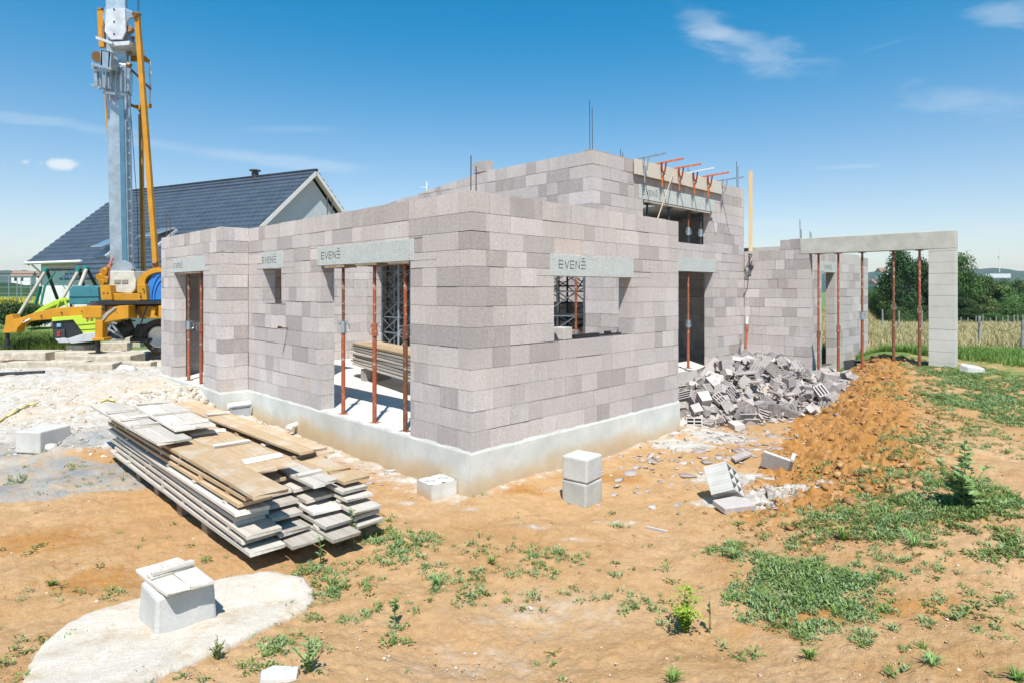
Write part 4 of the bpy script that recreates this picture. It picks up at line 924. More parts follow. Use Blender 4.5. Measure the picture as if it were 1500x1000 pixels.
for (lx, ly, X, Y, H) in placed:
    me, kd = rs_.choice(protos); o = bpy.data.objects.new('broken_block', me); COL.objects.link(o); sc = rs_.uniform(.55, 1.02)
    o.scale = (sc, sc*rs_.uniform(.9, 1.1), sc*rs_.uniform(.75, 1.05))
    o.rotation_euler = (rs_.gauss(0, .55), rs_.gauss(0, .55), rs_.uniform(0, 6.28)) if rs_.random() < .8 else (math.pi/2+rs_.gauss(0,.3), rs_.gauss(0,.4), rs_.uniform(0, 6.28))
    o.location = (X, Y, gz(X, Y)+H*.86-.03)
    wh = 'top' if H > .55 else ('middle' if H > .25 else 'foot'); sd = 'near the doorway side' if lx < 6 else ('at the centre' if lx < 8 else 'on the earth bank side')
    tag(o, f'{lmap[kd]} at the {wh} of the rubble heap {sd}', 'broken block', f'{kd} fragments at the {wh} of the rubble heap {sd}')
def lone(me_mb, px, py, dz, rot, lab, mat=None, nm='broken_block', cat='broken block', sc=1):
    o = me_mb.build(nm, mat or M_BROK, bevel=.003); w = gp(px, py); o.location = (w.x, w.y, w.z+dz); o.rotation_euler = rot; o.scale = (sc, sc, sc); return tag(o, lab, cat)
lone(t_cells(2, 3, .42, .22, .27, .02), 1045, 728, .12, (1.15, .45, .95), 'large dusty white hollow block lying tilted below the rubble heap', M_WHITEC, 'hollow_block', 'hollow block')
lone(MB().box(-.16,.16,-.02,.02,0,.2).box(.12,.16,-.02,.16,0,.2).box(-.16,.12,.0205,.15,.0,.03), 1135, 688, .0, (.35, .25, -.5), 'corner shaped piece of block standing open on the white dust patch', None)
lone(t_round(), 1212, 556, .14, (0, .1, .9), 'round hollow pipe block at the top right of the rubble heap', M_BROK, 'pipe_block', 'pipe block')
lone(t_u(.6, .2, .19), 1215, 540, .10, (.0, .1, -.35), 'long trough block lying beside the garage props', M_BROK, 'trough_block', 'trough block')
lone(t_plates(4, .5, .3, .22), 1248, 537, .02, (1.35, .1, .35), 'dark ribbed block leaning beside the garage prop', M_BROK, 'ribbed_block')
lone(t_solid(.8, .5, .25), 1132, 532, .30, (.12, .1, .3), 'big pale mortar lump on top of the rubble heap', M_WHITEC, 'mortar_lump', 'mortar lump')
lone(t_slab(.36, .22, .05), 1075, 745, .02, (.1, .0, .3), 'thin shard under the tilted white hollow block')
lone(MB().box(-.09,.09,-.02,.02,0,.012).box(-.09,.09,-.02,-.008,.012,.035), 962, 777, .0, (.2, .1, -.35), 'small grooved block sliver on bare earth in the middle')
lone(t_slab(.5, .12, .03), 1085, 672, .02, (.0, .0, .75), 'long thin board like sliver at the foot of the earth bank')

# ------------------------------------------------------------------ yellow hose
hp = [gp(x, y, .0) for x, y in ((-40, 640), (-8, 622), (10, 612), (28, 601), (42, 595), (56, 592))]; m = MB(); m.path([p+Vector((0,0,.025)) for p in hp], .018, 8); tag(m.build('hose', simple('hose_yellow', (.55,.46,.16), .5), smooth=True), 'yellow hose lying on the rubble at the left edge', 'hose')
hp = [gp(x, y, .0) for x, y in ((146, 590), (158, 587), (168, 589), (176, 595))]; m = MB(); m.path([p+Vector((0,0,.03)) for p in hp], .016, 8); tag(m.build('hose', MATS['hose_yellow'], smooth=True), 'short loop of yellow hose beyond the board stack', 'hose')
# ------------------------------------------------------------------ mobile crane with its upright mast
CB = Vector((-10.2, 16.5, float(base_z(-10.2, 16.5))))
crane = thing('mobile_crane', 'yellow mobile crane with galvanised upright mast and yellow struts at far left', 'crane', CB)
def cw(px, py, Y): return at(px, py, Y)-CB
def cb(name, mb, mat, bevel=.01, smooth=False, parent=None): return mb.build(name, mat, parent or crane, bevel=bevel, smooth=smooth)
def ppoly(pix, Y): return [cw(x, y, Y) for x, y in pix]
arm = [(150,449),(130,449),(102,450),(76,452),(51,458),(31,465),(20,468),(17,460),(8,463),(7,475),(3,488),(24,487),(25.5,480.5),(34,472),(51,469.5),(76,468),(150,464)]
ol = cb('outrigger_arm', MB().prism(ppoly(arm, 16.8), (0,.28,0)), M_YEL, .015)
cb('foot', MB().tube(cw(11,488,16.95), cw(11,505,16.95), .05, 12).tube(cw(11,505,16.95), cw(11,507,16.95), .16, 14), M_BLACK, 0, parent=ol)
arm2 = [(188,447.5),(175,448),(166,450),(154,458.5),(149,467),(149,474),(152,473),(168,469.5),(188,466.5)]
o2 = cb('outrigger_arm', MB().prism(ppoly(arm2, 15.0), (0,.3,0)), M_YEL, .012)
cb('leg_sleeve', MB().prism(ppoly([(139,469),(150,469),(150,496),(139,496)], 14.95), (0,.2,0)).prism(ppoly([(134.5,495),(152.5,495),(152,499),(135,499)], 14.9), (0,.3,0)), M_YEL, .01, parent=o2)
cb('foot', MB().tube(cw(143.5,498,15.05), cw(143.5,516,15.05), .052, 12).tube(cw(143.5,516,15.05), cw(143.5,519,15.05), .2, 14), M_BLACK, 0, parent=o2)
cb('arm_skid', MB().prism(ppoly([(166,450.5),(154,459),(149,467.5),(151,470),(158,461),(170,451.5)], 14.97), (0,.028,0)), simple('grey_grip', (.28,.28,.27), .8), 0, parent=o2)
for (x0, x1, Yb, dx) in ((232, 330, 15.0, 0), (215, 300, 18.4, 0)):   # the outriggers on the house side
    o3 = cb('outrigger_arm', MB().prism(ppoly([(x0,448),(x1-10,450),(x1,462),(x1,476),(x1-9,476),(x1-12,466),(x0,466)], Yb), (0,.28,0)), M_YEL, .01)
    cb('foot', MB().tube(cw(x1-5,476,Yb+.1), cw(x1-5,500,Yb+.1), .05, 12), M_BLACK, 0, parent=o3)
m = MB().prism(ppoly([(120,448.5),(262,448),(262,467),(120,466)], 15.4), (0,2.0,0)); cb('chassis', m, M_YEL, .02)
m = MB(); 
for x in (150, 172, 200, 222): m.prism(ppoly([(x,449),(x+3,449),(x+6,466),(x,466)], 15.36), (0,.03,0))
m.prism(ppoly([(222,452),(228,450),(226,462),(230,466),(220,466)], 15.3), (0,.08,0)); cb('chassis_rib', m, M_YEL, .004)
m = MB().prism(ppoly([(141,441),(250,441),(250,446),(141,447)], 15.2), (0,2.4,0)); cb('turntable', m, M_BLACK, .01)
cb('slew_ring', MB().tube(cw(195,447,16.4), cw(195,441,16.4), .95, 28), M_DSTEEL, 0)
m = MB().prism(ppoly([(146,418),(161,418),(164,440),(148,440)], 15.4), (0,.5,0)).prism(ppoly([(161,430),(203,430),(203,440.5),(161,440.5)], 15.5), (0,1.4,0)).prism(ppoly([(200,417),(213,417),(215,440),(202,440)], 15.3), (0,.5,0))
cb('slewing_frame', m, M_YEL, .012)
m = MB()
for (x, y, r_) in ((149,407,.10),(155,399,.10),(157,410,.09),(162,392,.06),(152,414,.08)): m.tube(cw(x-4,y,15.7), cw(x+5,y-3,15.9), r_, 14)
cb('slewing_motor', m, M_YEL, .01)
m = MB(); m.tube(cw(159,392,15.7), cw(165,378,15.8), .03, 8).tube(cw(163,390,15.7), cw(158,410,15.7), .02, 8); cb('hydraulic_hose', m, simple('red_hose', (.35,.12,.12), .5), 0)
arc = [(cw(234-33*math.cos(a)*1.0, 440-48*math.sin(a), 15.35)) for a in np.linspace(.0, math.pi/2, 12)]
arcin = [(cw(236-22*math.cos(a), 440-36*math.sin(a), 15.35)) for a in np.linspace(math.pi/2, 0, 12)]
bl = MB().prism([cw(246,391,15.45)]+[cw(236-23*math.cos(a), 440-47*math.sin(a), 15.45) for a in np.linspace(math.pi/2, 0, 12)]+[cw(246,440,15.45)], (0,1.0,0)); cb('counterweight', bl, M_BLUE, .02)
bl = MB()
for rr in (.9, .7): bl.prism([cw(240-23*rr*math.cos(a), 440-47*rr*math.sin(a), 15.42) for a in np.linspace(math.pi/2, 0, 10)]+[cw(240-20*rr*math.cos(a), 440-43*rr*math.sin(a), 15.42) for a in np.linspace(0, math.pi/2, 10)], (0,.04,0))
cb('counterweight_rib', bl, M_BLUE, .004)
yb = MB().prism([cw(236-36*math.cos(a), 418-26*math.sin(a), 15.38) for a in np.linspace(math.pi/2, 0, 12)]+[cw(212,418,15.38)]+[cw(236-24*math.cos(a), 420-15*math.sin(a)-6, 15.38) for a in np.linspace(.2, math.pi/2, 10)], (0,1.2,0)); cb('counterweight_guard', yb, M_YEL, .01)
# mast
def box4(mb, a, b, w, d, wa=None):               # box section between two points, facing the viewer slightly turned
    wa = wa or w; vs = []
    for p, ww in ((a, w), (b, wa)):
        for i, j in ((-1,-1),(1,-1),(1,1),(-1,1)):
            q = Vector((i*ww/2, j*d/2, 0)); q.rotate(Euler((0,0,.42))); vs.append(p+q)
    return mb.add(vs, [(0,3,2,1),(4,5,6,7),(0,1,5,4),(1,2,6,5),(2,3,7,6),(3,0,4,7)])
MY = 16.2
mast = cb('mast', box4(MB(), cw(179,415,MY), cw(173.5,130,MY), .46, .42), M_STEELG, .02)
t = MB()
for s_ in (-1, 1):
    for k in range(6):
        z0, z1 = cw(177,400-k*44,MY), cw(177-.9,372-k*44,MY)
_p = MB().prism([cw(179,392,MY-.43),cw(186,392,MY-.40),cw(181,146,MY-.40),cw(174,146,MY-.43)], (0,.03,0)); cb('sky_reflection_strip', _p, simple('sky_tinted_zinc', (.10,.22,.30), .3, .5, .15, 3), 0, parent=mast); rails = MB();  # dark blue strip paints the sky's reflection onto the mast face
for dx in (-15, 15.5): rails.bar(cw(179+dx,395,MY-.1), cw(174+dx,140,MY-.1), .035, .05)
cb('mast_rail', rails, M_STEELG, .003, parent=mast)
cl_ = MB(); rr = random.Random(4)
for k in range(14):
    y = 390-k*17+rr.uniform(-3,3); x = 179-(415-y)/285*5.5; cl_.bar(cw(x-16,y,MY-.15), cw(x-13,y,MY-.15), .05); cl_.bar(cw(x+12,y+5,MY-.2), cw(x+16.5,y+5,MY-.2), .05)
cb('mast_bracket', cl_, M_STEELG, 0, parent=mast)
m = MB().prism(ppoly([(161,397),(195,397),(199,412),(198,424),(192,430.5),(166,428.5),(160,418)], 15.62), (0,.9,0)); cb('mast_foot', m, simple('beige_steel', (.47,.45,.38), .5), .02)
m = MB().prism(ppoly([(167,410),(176,410),(176,415),(167,415)], 15.6), (0,.018,0)).prism(ppoly([(178,410),(187,410),(187,415),(178,415)], 15.6), (0,.018,0)); cb('foot_slot', m, simple('slot_grey', (.22,.21,.16), .6), 0)
m = MB().prism([cw(179+17*math.cos(a), 398-16*math.sin(a), 15.66) for a in np.linspace(0, math.pi, 14)], (0,.12,0)); cb('hinge_plate', m, M_STEELG, .004)
m = MB().tube(cw(195,395,15.7), cw(195,425,15.7), .05, 10).tube(cw(199,398,15.9), cw(200,425,15.8), .03, 8); cb('hydraulic_line', m, M_BLACK, 0)
# upper mast and folding joint
up = cb('upper_mast', box4(MB(), cw(173.5,132,MY), cw(170,-70,MY), .46, .42, .44), M_STEELG, .02)
cb('joint_plate', MB().prism(ppoly([(155,14),(183,12),(184,46),(178,58),(162,58),(153,46)], MY-.42), (0,.05,0)), simple('bright_zinc', (.56,.585,.60), .45, .35), .006, parent=up)
m = MB()
for (x, y) in ((167,14),(167,32),(167,50)): m.tube(cw(x,y,MY-.425), cw(x,y,MY-.44), .022, 8)
cb('bolt', m, M_DSTEEL, 0, parent=up)
for pix_, dy_, th_ in (([(149,24),(155,7),(157,30),(155,40)], -.2, .06), ([(183,12),(200,20),(200,24),(189,27),(184,36)], -.2, .06), ([(184,46),(190,60),(178,58)], -.25, .3)): cb('lug', MB().prism(ppoly(pix_, MY+dy_), (0,th_,0)), M_STEELG, .004, parent=up)
m = MB().prism(ppoly([(161,62),(190,60),(189,66),(162,68)], MY-.40), (0,.7,0)).prism(ppoly([(140,53),(165,62),(163,65),(140,57)], MY-.5), (0,.08,0)); cb('joint_collar', m, simple('bright_zinc', (.56,.585,.60)), .004, parent=up)
col_ = cb('mast_sleeve', box4(MB(), cw(172,136,MY), cw(174,97,MY), .60, .52), M_STEELG, .015)
m = MB()
for k, x in enumerate((156, 163, 170, 178, 184)): m.bar(cw(x,135,MY-.44+.03*k), cw(x,99,MY-.44+.03*k), .03, .05)
m.bar(cw(152,136,MY-.42), cw(170,138,MY-.45), .06); m.bar(cw(170,138,MY-.45), cw(188,140,MY-.2), .06); m.bar(cw(152,98,MY-.42), cw(188,98,MY-.3), .05)
cb('sleeve_rib', m, M_STEELG, .003, parent=col_)
m = MB().prism(ppoly([(148,73),(162,76),(160,100),(147,97)], MY-.7), (0,.05,0)).prism(ppoly([(147,73),(150,73),(150,97),(147,97)], MY-.7), (0,.35,0)).prism(ppoly([(148,73),(163,76),(163,78),(148,75)], MY-.7), (0,.35,0)).prism(ppoly([(159,77),(163,77),(162,99),(158,99)], MY-.7), (0,.35,0)).bar(cw(136,95,MY-.75), cw(164,102,MY-.75), .06).bar(cw(137,103,MY-.7), cw(160,104,MY-.7), .05).bar(cw(140,98,MY-.65), cw(142,128,MY-.65), .08).bar(cw(146,100,MY-.6), cw(148,130,MY-.6), .05).bar(cw(134,125,MY-.65), cw(147,130,MY-.65), .06).bar(cw(135,92,MY-.7), cw(137,102,MY-.7), .05).bar(cw(162,82,MY-.62), cw(172,88,MY-.5), .09)
cb('side_bracket', m, M_STEELG, .005)
cb('pulley', MB().tube(cw(142,84,MY-.55), cw(146,84,MY-.45), .14, 18), simple('worn_brass', (.25,.15,.07), .5, .3), 0)
cb('pulley', MB().tube(cw(188,42,MY-.3), cw(192,46,MY-.2), .10, 18).tube(cw(187,95,MY-.3), cw(191,97,MY-.3), .07, 12), simple('worn_brass', (.25,.15,.07)), 0)
cb('long_strut', MB().bar(cw(201,22,MY-.15), cw(229,394,MY-.3), .115, .115), M_YEL, .006)
cb('strut_pin', MB().tube(cw(196,21,MY-.3), cw(204,21,MY-.1), .06, 10), simple('worn_brass', (.25,.15,.07)), 0); cb('strut_pin', MB().bar(cw(226,384,MY-.4), cw(232,396,MY-.2), .10), simple('worn_brass', (.25,.15,.07)), 0)
cb('back_strut', MB().bar(cw(206,168,MY+.6), cw(210,397,MY+.5), .085, .085).bar(cw(207.5,168,MY+.68), cw(208,330,MY+.68), .03), M_YEL, .004)
cb('left_strut', MB().bar(cw(148,17,MY-.1), cw(151,70,MY-.1), .15, .1).bar(cw(154,138,MY+.1), cw(158,196,MY+.1), .035), M_YEL, .004)
cb('strut_eye', MB().tube(cw(144.5,15,MY-.1), cw(150,15,MY-.1), .06, 10), simple('worn_brass', (.25,.15,.07)), 0); cb('strut_roller', MB().tube(cw(151,38,MY-.2), cw(152,62,MY-.2), .03, 8), simple('worn_brass', (.25,.15,.07)), 0)
cb('guide_bracket', MB().prism(ppoly([(191,82),(199,80),(212,82),(220,89),(220,94),(211,90),(191,90)], MY+.3), (0,.05,0)).prism(ppoly([(191,151),(196,154),(213,154),(221,152),(221,158),(210,159),(205,167),(201,160),(191,156)], MY+.3), (0,.05,0)), M_YEL, .003)
cb('guide_rod', MB().tube(cw(220,90,MY+.3), cw(220,153,MY+.3), .018, 6).tube(cw(191,108,MY+.25), cw(191,153,MY+.25), .018, 6).tube(cw(220,105,MY+.28), cw(220,111,MY+.28), .04, 8).tube(cw(220,126,MY+.28), cw(220,132,MY+.28), .04, 8).tube(cw(190,120,MY+.28), cw(190,128,MY+.28), .035, 8), simple('bright_zinc', (.56,.585,.60)), 0)
cb('link_bar', MB().bar(cw(187,97,MY+.1), cw(221,131,MY+.2), .055).bar(cw(196,54,MY), cw(190,80,MY), .05), simple('worn_brass', (.25,.15,.07)), 0)
cb('cable', MB().tube(cw(203,-60,MY), cw(202,18,MY), .010, 5).tube(cw(191,158,MY+.2), cw(201,300,MY+.2), .008, 5).tube(cw(201,300,MY+.2), cw(203,392,MY+.2), .008, 5).tube(cw(203,-60,MY+.05), cw(208,330,MY+.5), .006, 5), M_DSTEEL, 0)
m = MB()
for (x, y) in ((152,430),(158,430),(205,430),(210,424),(206,436),(35,470),(60,463),(90,458),(120,456),(170,455),(180,456),(145,480),(145,490)): m.tube(cw(x,y,15.27 if x > 140 else 16.78), cw(x,y,15.24 if x > 140 else 16.76), .022, 8)
cb('bolt_head', m, M_DSTEEL, 0)
m = MB()
for k, (a_, b_) in enumerate((((163,441),(150,452)),((186,447),(198,470)),((200,446),(214,466)),((176,446),(186,474)),((216,447),(206,476)))):
    P0 = cw(*a_, 15.3); P1 = cw(*b_, 15.4); m.path([P0.lerp(P1, t)+Vector((0,-.08*math.sin(math.pi*t),-.12*math.sin(math.pi*t))) for t in np.linspace(0, 1, 8)], .018, 6)
cb('hydraulic_hose', m, M_BLACK, 0)
m = MB().prism(ppoly([(33,471),(44,466),(44,468),(34,473)], 16.77), (0,.01,0)).prism(ppoly([(184,452),(196,451.5),(196,455),(184,455.5)], 15.38), (0,.01,0)); cb('warning_sticker', m, M_WPLAST, 0)
# bogie
ax = [(236, 16.0), (236, 17.6)]
for (x, Y) in ax:
    wh = thing('wheel', '', '', Vector((0,0,0))); del wh['label'], wh['category']; wh.parent = crane; wh.location = cw(x, 493, Y)
    M = Matrix.Rotation(math.pi/2, 4, 'X')
    MB().lathe([(.26,-.13),(.36,-.15),(.41,-.11),(.42,0),(.41,.11),(.36,.15),(.26,.13)], M, 32).build('tyre', M_TYRE, wh, smooth=True)
    MB().lathe([(.0,.02),(.10,.03),(.12,.08),(.20,.06),(.23,.12),(.265,.135),(.265,.0)], M, 32).build('rim', M_WPLAST, wh, smooth=True)
m = MB().prism([cw(236-36*math.cos(a), 500-33*math.sin(a), 15.75) for a in np.linspace(0, math.pi/2+.3, 12)]+[cw(236-29*math.cos(a), 500-26*math.sin(a), 15.75) for a in np.linspace(math.pi/2+.3, .2, 12)], (0,.7,0)).prism(ppoly([(190,494),(216,496),(216,502),(190,501)], 15.72), (0,.6,0)).prism(ppoly([(200,475),(216,480),(212,497),(192,496)], 15.78), (0,.4,0)); cb('mudguard', m, M_BLACK, .01)
m = MB().tube(cw(172,486,15.9), cw(196,478,16.1), .22, 16).prism(ppoly([(152,478),(164,473),(180,497),(150,497)], 15.6), (0,.1,0)); cb('axle_housing', m, M_DSTEEL, 0)
m = MB().bar(cw(152,497,15.55), cw(164,474,15.55), .05).bar(cw(164,474,15.55), cw(181,497,15.55), .05).bar(cw(156,480,15.5), cw(176,492,15.5), .04).bar(cw(150,497,15.55), cw(181,497,15.55), .04).bar(cw(162,471,15.5), cw(172,474,15.5), .05); cb('towing_frame', m, M_STEELG, 0)
# lime green covered machine
CM = gp(115, 512); lm = thing('lime_generator', 'lime green hooded generator with a black end standing under the crane outrigger', 'generator', (CM.x, 16.3, CM.z)); 
def lw(px, py, Y): return at(px, py, Y)-Vector((CM.x, 16.3, CM.z))
def lp(name, pix, Y, d, mat, bv=.01): return MB().prism([lw(x, y, Y) for x, y in pix], (0,d,0)).build(name, mat, lm, bevel=bv)
lp('hood', [(76,465),(130,461.5),(160,460),(160,486),(122,489),(107,468.5),(76,471)], 16.1, .7, M_LIME)
lp('end_panel', [(76,471),(107,468.5),(122,489),(97,496),(78,494)], 16.15, .6, M_BLACK)
lp('grille', [(79,483),(94,482),(95,494.5),(80,494)], 16.1, .05, M_DSTEEL)
lp('lamp_cluster', [(83,474),(89,474),(89,479),(83,479)], 16.1, .06, simple('lamp_blue', (.18,.35,.5), .2), .004)
lp('hood_groove', [(112,476),(150,473),(150,473.8),(112,476.8)], 16.09, .02, M_BLACK, 0); lp('hood_groove', [(117,483),(150,481),(150,481.8),(117,483.8)], 16.09, .02, M_BLACK, 0)
lp('skid_plate', [(97,496.5),(124,488),(150,487),(150,498),(104,503)], 16.0, .7, M_GPLAST)
lp('lower_step', [(80,496),(93,495),(99,502),(86,502)], 16.05, .4, M_GPLAST)
em = MB(); em.tube(lw(86,488,16.1), lw(86,488,16.085), .038, 20).tube(lw(86,488,16.086), lw(86,488,16.078), .024, 16); em = MB().lathe([(.020,0),(.038,0),(.038,.012),(.020,.012),(.020,0)], Matrix.Translation(lw(86,487,16.08)) @ Matrix.Rotation(math.pi/2, 4, 'X'), 24); em.bar(lw(83.5,490.3,16.075), lw(88.5,490.3,16.075), .012).bar(lw(83.8,492,16.075), lw(88.2,492,16.075), .012)
em.build('red_emblem', simple('emblem_red', (.55,.04,.03), .5), lm)
em = MB(); em.tube(lw(127.5,466.5,16.08), lw(127.5,466.5,16.065), .035, 14); em.bar(lw(131,466,16.07), lw(136,465.7,16.07), .03); em.build('side_marking', simple('emblem_red', (.55,.04,.03)), lm)
# pads and timbers under and around the crane
GC = simple('dusty_timber', (.40,.35,.27), .9, 0, .2, 4, (.52,.48,.40), .5, .3)
pads = [(18,527,1.5,.7,.20,.05,'worn timber pad under the far left outrigger foot'),(40,538,1.2,.5,.1,.15,'low timber under the far left pad'),(78,526,1.9,.35,.20,.1,'long timber beam lying between the two outrigger pads'),(66,538,1.6,.3,.15,.12,'long timber beam in front of another between the outrigger pads'),
        (140,532,1.5,.7,.20,.08,'wide timber pad under the near outrigger foot'),(126,543,.9,.5,.16,.2,'timber pad below the wide one under the near outrigger'),(148,513,1.4,.35,.24,.12,'beam stacked behind the near outrigger foot'),(182,508,.9,.4,.30,.1,'light timber block behind the near outrigger'),
        (110,520,.5,.5,.28,-.1,'short upright timber block left of the near outrigger'),(192,537,.8,.3,.12,.1,'short timber right of the outrigger pad'),(228,526,.5,.25,.12,.3,'brown timber offcut beside the wall end')]
for (px, py, sx, sy, sz, ro, lab) in pads:
    c = gp(px, py); o = MB().tb(Matrix(), sx, sy, sz).build('support_timber', W_DARK if px > 220 else GC, bevel=.015); o.location = (c.x, c.y+sy/2, c.z+sz/2-.02); o.rotation_euler = (0,0,ro); tag(o, lab, 'timber', 'timbers laid round the crane')
c = gp(185, 541); o = MB().add([(-.2,-.1,0),(.25,-.12,0),(.2,.1,0),(-.18,.12,0),(-.12,0,.12),(.15,.02,.08)], [(0,1,2,3),(0,4,5,1),(1,5,2),(2,5,4,3),(3,4,0)]).build('plastic_bag', M_GPLAST, bevel=.01); o.location = (c.x, c.y, c.z); tag(o, 'crumpled grey plastic bag on the ground right of the outrigger pad', 'bag')
c = gp(228, 520); o = MB().box(-.15,.15,-.05,.05,0,.06).add([(-.12,-.05,.06),(.15,-.05,.06),(.05,-.05,.2)], [(0,1,2)]).build('wheel_chock', M_YEL, bevel=.01); o.location = (c.x, c.y, c.z); tag(o, 'yellow chock in front of the crane wheel', 'chock')
c = gp(10, 551); o = MB().bar((-.9,-.1,.03),(.55,.25,.06),.06,.05).build('angle_bar', M_DSTEEL); o.location = c; tag(o, 'dark steel bar lying on the rubble at the left edge', 'bar')
m = MB(); c = gp(38, 533)
for i in range(6): m.tube((-.35+i*.1, -.3, .12), (-.2+i*.12, .3, .03), .006, 5); m.tube((-.5, -.25+i*.09, .08), (.5, -.3+i*.1, .06), .006, 5)
o = m.build('wire_mesh', M_BRPROP); o.location = c; tag(o, 'rusty piece of reinforcement mesh lying on the ground at left', 'wire mesh')

# ------------------------------------------------------------------ neighbouring house with the slate blue roof
zb = -.35; RL = Vector((-21.3, 34.0)); RR = Vector((-9.1, 28.0)); dr = (RR-RL).normalized(); pn_ = Vector((dr.y, -dr.x)); pn_ = pn_ if pn_.y < 0 else -pn_
NHo = (RL+RR)/2; nh = thing('neighbour_house', 'neighbouring white house with steep slate blue tiled roof behind the crane', 'house', (NHo.x, NHo.y, zb))
LR = (RR-RL).length; angn = math.atan2(dr.y, dr.x); nh.rotation_euler = (0,0,angn)      # local x along the ridge, local y away from the viewer
zr = 7.0-zb; ze = 2.94-zb; wv_ = 4.6; hl = LR/2
def m_roof():
    t = NT('slate_blue_tiles'); w = t.n('ShaderNodeTexBrick'); w.offset = .5; w.inputs['Scale'].default_value = 1; w.inputs['Brick Width'].default_value = .33; w.inputs['Row Height'].default_value = .33; w.inputs['Mortar Size'].default_value = .02; w.inputs['Mortar'].default_value = (.02,.022,.03,1); w.inputs['Color1'].default_value = (.042,.062,.090,1); w.inputs['Color2'].default_value = (.058,.082,.115,1); w.inputs['Bias'].default_value = 0
    uv = t.attr('tuv', 'Vector'); t.l(uv, w.inputs['Vector']); c = t.mix(t.rng(t.noise(1.2, 4), .3, .7, 0, .3), w.outputs['Color'], (.085,.11,.14)); return t.fin(c, .5, 0, .4)
MR = mk('roof', m_roof)
def roof_plane(name, x0, x1, y_r, y_e, z_r, z_e, rows):
    """overlapping courses of tiles as real steps"""
    m = MB(); N = rows; uvs = []
    for k in range(N):
        f0, f1 = k/N, (k+1)/N; ya, yb = y_r+(y_e-y_r)*f0, y_r+(y_e-y_r)*f1; za, zb_ = z_r+(z_e-z_r)*f0, z_r+(z_e-z_r)*f1; s_ = .06
        m.add([(x0,ya,za+.005),(x1,ya,za+.005),(x1,yb,zb_+s_),(x0,yb,zb_+s_),(x0,yb,zb_-.03),(x1,yb,zb_-.03)], [(0,1,2,3),(3,2,5,4)])
        sl = math.hypot(y_e-y_r, z_e-z_r); uvs += [(x0, f0*sl, 0),(x1, f0*sl, 0),(x1, f1*sl, 0),(x0, f1*sl, 0),(x0, f1*sl, 0),(x1, f1*sl, 0)]
    o = m.build(name, MR, nh); a_ = o.data.attributes.new('tuv', 'FLOAT_VECTOR', 'POINT'); a_.data.foreach_set('vector', np.array(uvs, np.float32).ravel()); return o
rf = roof_plane('roof', -hl-.3, hl+.3, 0, -wv_, zr, ze, 19)
roof_plane('roof', -hl-.3, hl+.3, 0, wv_, zr, ze, 18)
k_ = (zr-ze)/wv_
roof_plane('roof_extension', -hl+4.3, hl+.3, -wv_, -wv_-1.0, ze-.02, ze-.02-k_*1.0, 4)
WR = simple('white_render', (.66,.66,.64), .9, 0, .05, 2)
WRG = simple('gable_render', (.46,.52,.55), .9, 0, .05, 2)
m = MB(); yw = wv_-.45; m.box(-hl, hl, -yw, yw, -.3, ze-.1); m.build('wall', WR, nh)
m = MB(); 
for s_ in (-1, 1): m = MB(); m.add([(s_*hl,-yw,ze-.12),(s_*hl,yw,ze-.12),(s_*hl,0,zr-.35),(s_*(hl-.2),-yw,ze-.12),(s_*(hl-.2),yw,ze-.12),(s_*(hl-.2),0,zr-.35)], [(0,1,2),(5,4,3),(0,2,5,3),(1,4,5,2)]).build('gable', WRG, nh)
m = MB()
for s_ in (-1, 1):
    for q in (-1, 1): MB().bar((s_*(hl+.29), 0, zr-.12), (s_*(hl+.29), q*wv_*1.0, ze-.12), .04, .17).build('bargeboard', WR, nh)
m = MB()
for q in (-1, 1): m.add([(hl-.0, 0, zr-.14),(hl+.27,0,zr-.14),(hl+.27,q*wv_,ze-.14),(hl,q*wv_,ze-.14),(hl,0,zr-.17),(hl+.27,0,zr-.17),(hl+.27,q*wv_,ze-.17),(hl,q*wv_,ze-.17)], [(0,1,2,3),(7,6,5,4),(0,3,7,4),(1,5,6,2),(3,2,6,7)])
m.build('soffit', WR, nh)
m = MB(); m.tube((-hl-.35, -wv_-.06, ze-.06), (-hl+4.3, -wv_-.06, ze-.06), .07, 10).tube((-hl+.05, -wv_-.0, ze-.1), (-hl+.05, -yw-.06, ze-.5), .04, 8).tube((-hl+.05,-yw-.06,ze-.5),(-hl+.05,-yw-.06,0),.04,8); m.build('gutter', M_WPLAST, nh)
m = MB(); m.bar((-hl-.3,0,zr+.02),(hl+.32,0,zr+.02),.16,.07); m.build('ridge_cap', MR, nh)
ch = MB(); ch.tube((hl-3.6,.0,zr-.1),(hl-3.6,0,zr+.22),.16,14).tube((hl-3.6,0,zr+.28),(hl-3.6,0,zr+.33),.26,14).tube((hl-3.6,0,zr+.2),(hl-3.6,0,zr+.3),.06,8); ch.build('roof_vent', M_DSTEEL, nh)
ch = MB().box(-.15,.15,.0,.12,-.1,.12); 
def skylight(x, f, w, h, op):
    y = -wv_*f; z = zr+(ze-zr)*f; M = Matrix.Translation((x, y, z)) @ Matrix.Rotation(math.atan2(zr-ze, wv_), 4, 'X')
    fr = MB(); fr.tb(M @ Matrix.Translation((0,0,.06)), w, h, .12); o = fr.build('skylight', M_GPLAST, nh)
    g = MB(); M2 = M @ Matrix.Translation((0, h/2, .12)) @ Matrix.Rotation(-op, 4, 'X') @ Matrix.Translation((0, -h/2, .05)); g.tb(M2, w*.96, h*.96, .05); g.build('sash', simple('zinc_grey', (.33,.36,.38), .4, .2), o); 
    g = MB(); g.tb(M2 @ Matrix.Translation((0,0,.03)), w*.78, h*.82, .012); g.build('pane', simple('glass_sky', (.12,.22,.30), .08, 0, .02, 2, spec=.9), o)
skylight(hl-5.2, .80, 1.0, 1.3, .35); skylight(-hl+5.6, .86, .8, 1.5, .25)
